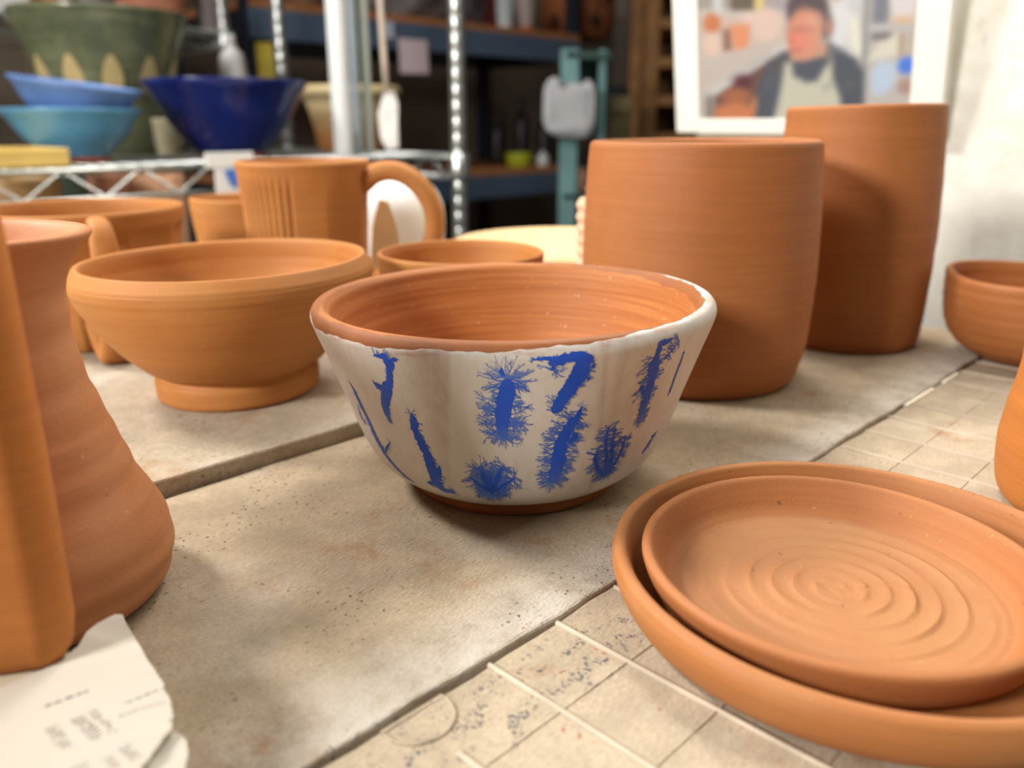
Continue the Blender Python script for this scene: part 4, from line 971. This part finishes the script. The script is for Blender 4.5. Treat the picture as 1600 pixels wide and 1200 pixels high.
# lower shelf
p, m = depth_at(811, BB+.05, LOWZ)
yd = lathe('lime_dish', [(0, .003), (21*m*.7, .003), (21*m*.76, 0), (21*m*.9, .008), (21*m, .045), (21*m*.97, .049), (21*m*.9, .044), (21*m*.7, .012), (0, .01)], GL('lime', rgb(176, 182, 36), .4), None, 48, 4, loc=p); tag(yd, 'lime yellow dish on the lower steel shelf', 'dish')
p, m = depth_at(848, BB+.03, LOWZ)
wc = lathe('white_knob_jar', [(0, 0), (.018, 0), (.022, .006), (.022, .030), (.016, .040), (.008, .044), (.009, .050), (.006, .054), (0, .055)], M_WHITE, None, 40, 4, loc=p); tag(wc, 'tiny white lidded jar on the lower steel shelf, right of the lime dish', 'jar')
DK = GL('dark_glass', rgb(44, 40, 36), .4, .2)
for (u, h, rp, bb, lab) in ((778, .19, 13, .22, 'leftmost'), (815, .24, 12, .27, 'middle and tallest'), (850, .20, 13, .22, 'rightmost')):
    p, m = depth_at(u, BB+bb, LOWZ); r = rp*m
    o = lathe('dark_bottle', [(0, 0), (r*.94, 0), (r, .004), (r, h*.62), (r*.7, h*.74), (r*.36, h*.82), (r*.36, h*.96), (r*.42, h*.97), (r*.42, h), (0, h)], DK, None, 32, 3, loc=p); tag(o, 'dim dark bottle, %s of three at the back of the lower steel shelf' % lab, 'bottle', 'dark bottles on the lower steel shelf')
def note(name, u, v0, v1, wpx, mat, label):
    p, m = depth_at(u, BB-.0105, .35); zt = .143+(192-v0)*m*1.0; zb = .143+(192-v1)*m*1.0
    o = MB().prism([(-wpx*m/2*1.3, zb), (wpx*m/2*1.3, zb+.002), (wpx*m/2*1.32, zt), (-wpx*m/2*1.28, zt-.001)], -.0008, .0008, lambda x, y, z: (x, z+.006*((zt-y)/(zt-zb))**2*-1, y)).obj(name, mat)
    o.location = (p.x, p.y, 0); o.rotation_euler = (0, 0, TH); tag(o, label, 'note'); return o
note('pink_note', 645, 68, 119, 44, plain('note_pink', rgb(240, 214, 218), .8, 0, .2, .02), 'pale pink paper note hanging from the steel shelf beam')
note('white_tag', 608, 42, 68, 14, plain('note_white', rgb(196, 204, 216), .8, 0, .2, .02), 'small white tag on the steel beam, left of the pink note')
note('yellow_strip', 411, 72, 145, 22, plain('note_yellow', rgb(228, 204, 84), .8, 0, .2, .02), 'yellow strip hanging at the left end of the steel beam')

# ------------------------------------------------------------------ teal stand, boards and wooden rack in the far corner
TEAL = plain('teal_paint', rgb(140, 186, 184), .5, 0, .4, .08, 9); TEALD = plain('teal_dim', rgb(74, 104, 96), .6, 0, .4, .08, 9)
def far(u, y, z): # point at a given distance into the room
    return Vector(((u-800)/1290*(y*.95337-(z-.143)*.30182), y, z))
q = far(888, 2.25, .1)
ts = thing('teal_stand', (q.x, q.y, FLOORZ), 'narrow teal metal stand in the far corner with a white bag hung on it', 'stand')
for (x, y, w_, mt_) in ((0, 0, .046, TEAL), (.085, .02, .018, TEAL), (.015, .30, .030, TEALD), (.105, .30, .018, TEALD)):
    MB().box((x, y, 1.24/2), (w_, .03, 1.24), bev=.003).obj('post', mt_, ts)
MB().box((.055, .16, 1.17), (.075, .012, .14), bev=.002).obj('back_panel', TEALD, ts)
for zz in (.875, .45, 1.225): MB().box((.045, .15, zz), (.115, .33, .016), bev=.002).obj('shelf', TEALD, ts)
p = far(903, 2.28, -.037)
bl = lathe('peach_pot', [(0, 0), (.018, 0), (.026, .02), (.028, .045), (.022, .06), (.016, .066), (.014, .064), (0, .05)], plain('peach_glaze', rgb(206, 158, 132), .5), None, 40, 4, loc=(p.x, p.y, -.037)); tag(bl, 'small peach pot on the shelf of the teal stand', 'pot')
q = far(889, 2.205, .18)
bag = MB(); bm = bmesh.new(); bmesh.ops.create_uvsphere(bm, u_segments=32, v_segments=20, radius=1)
for v in bm.verts:
    x, y, z = v.co; sq_ = lambda c: math.copysign(abs(c)**.45, c)
    k = .06*math.sin(7*x+3*z)+.05*math.sin(9*z-4*x)
    v.co = (sq_(x)*.066*(1-.10*z*z)+.006*z, sq_(y)*.022*(1+k*2), sq_(z)*.072*(1+.12*x*0)-(.030*max(0, 1-abs(x+.0)/.35) if z > .6 else 0)+.012*x*(-1 if z < 0 else -.6))
bm.verts.index_update(); bag.add([v.co[:] for v in bm.verts], [[v.index for v in f.verts] for f in bm.faces]); bm.free()
bo = bag.obj('white_bag', plain('bag_white', rgb(222, 220, 220), .7, 0, .3, .04, 12), None, True); bo.location = (q.x, q.y, q.z); tag(bo, 'crumpled white bag hanging on the teal stand', 'bag')
def lean_board(name, u, y, w_, top, mat, label, rx, ry):
    p = far(u, y, .1); h = top-FLOORZ
    T = thing(name, (p.x, p.y, FLOORZ), label, 'board'); T.rotation_euler = (rx, ry, 0)
    MB().box((0, 0, h/2+.004), (w_, .018, h), bev=.003).obj('panel', mat, T); MB().box((0, -.011, h-.03), (w_*.96, .006, .03), bev=.001).obj('batten', mat, T)
lean_board('tan_board', 955, 2.52, .07, .215, plain('tan_board', rgb(138, 124, 84), .8), 'olive tan board standing right of the teal stand', math.radians(-3), math.radians(1.5))
lean_board('dark_board', 988, 2.62, .075, .25, plain('dark_green_board', rgb(44, 56, 54), .8), 'dark green board leaning between the tan board and the wooden rack', math.radians(-4), math.radians(-2.2))
WR = plain('rack_wood', rgb(150, 108, 66), .7, 0, .3, .12, 16); WRD = plain('rack_wood_dim', rgb(108, 78, 50), .8, 0, .2, .12, 16)
q = far(1014, 2.75, .2)
wr = thing('wooden_rack', (q.x, q.y, FLOORZ), 'tall light wooden slot rack in the far corner, left of the framed photograph', 'shelf')
for x in (0, .42):
    for y in (0, .34): MB().box((x, y, .78), (.042, .045, 1.56), bev=.003).obj('post', WR, wr)
for k in range(13):
    MB().box((.21, .17, .12+.112*k), (.378, .385, .030), bev=.003).obj('shelf', WR, wr)
MB().box((.21, .352, .78), (.378, .012, 1.5)).obj('back_panel', WRD, wr)
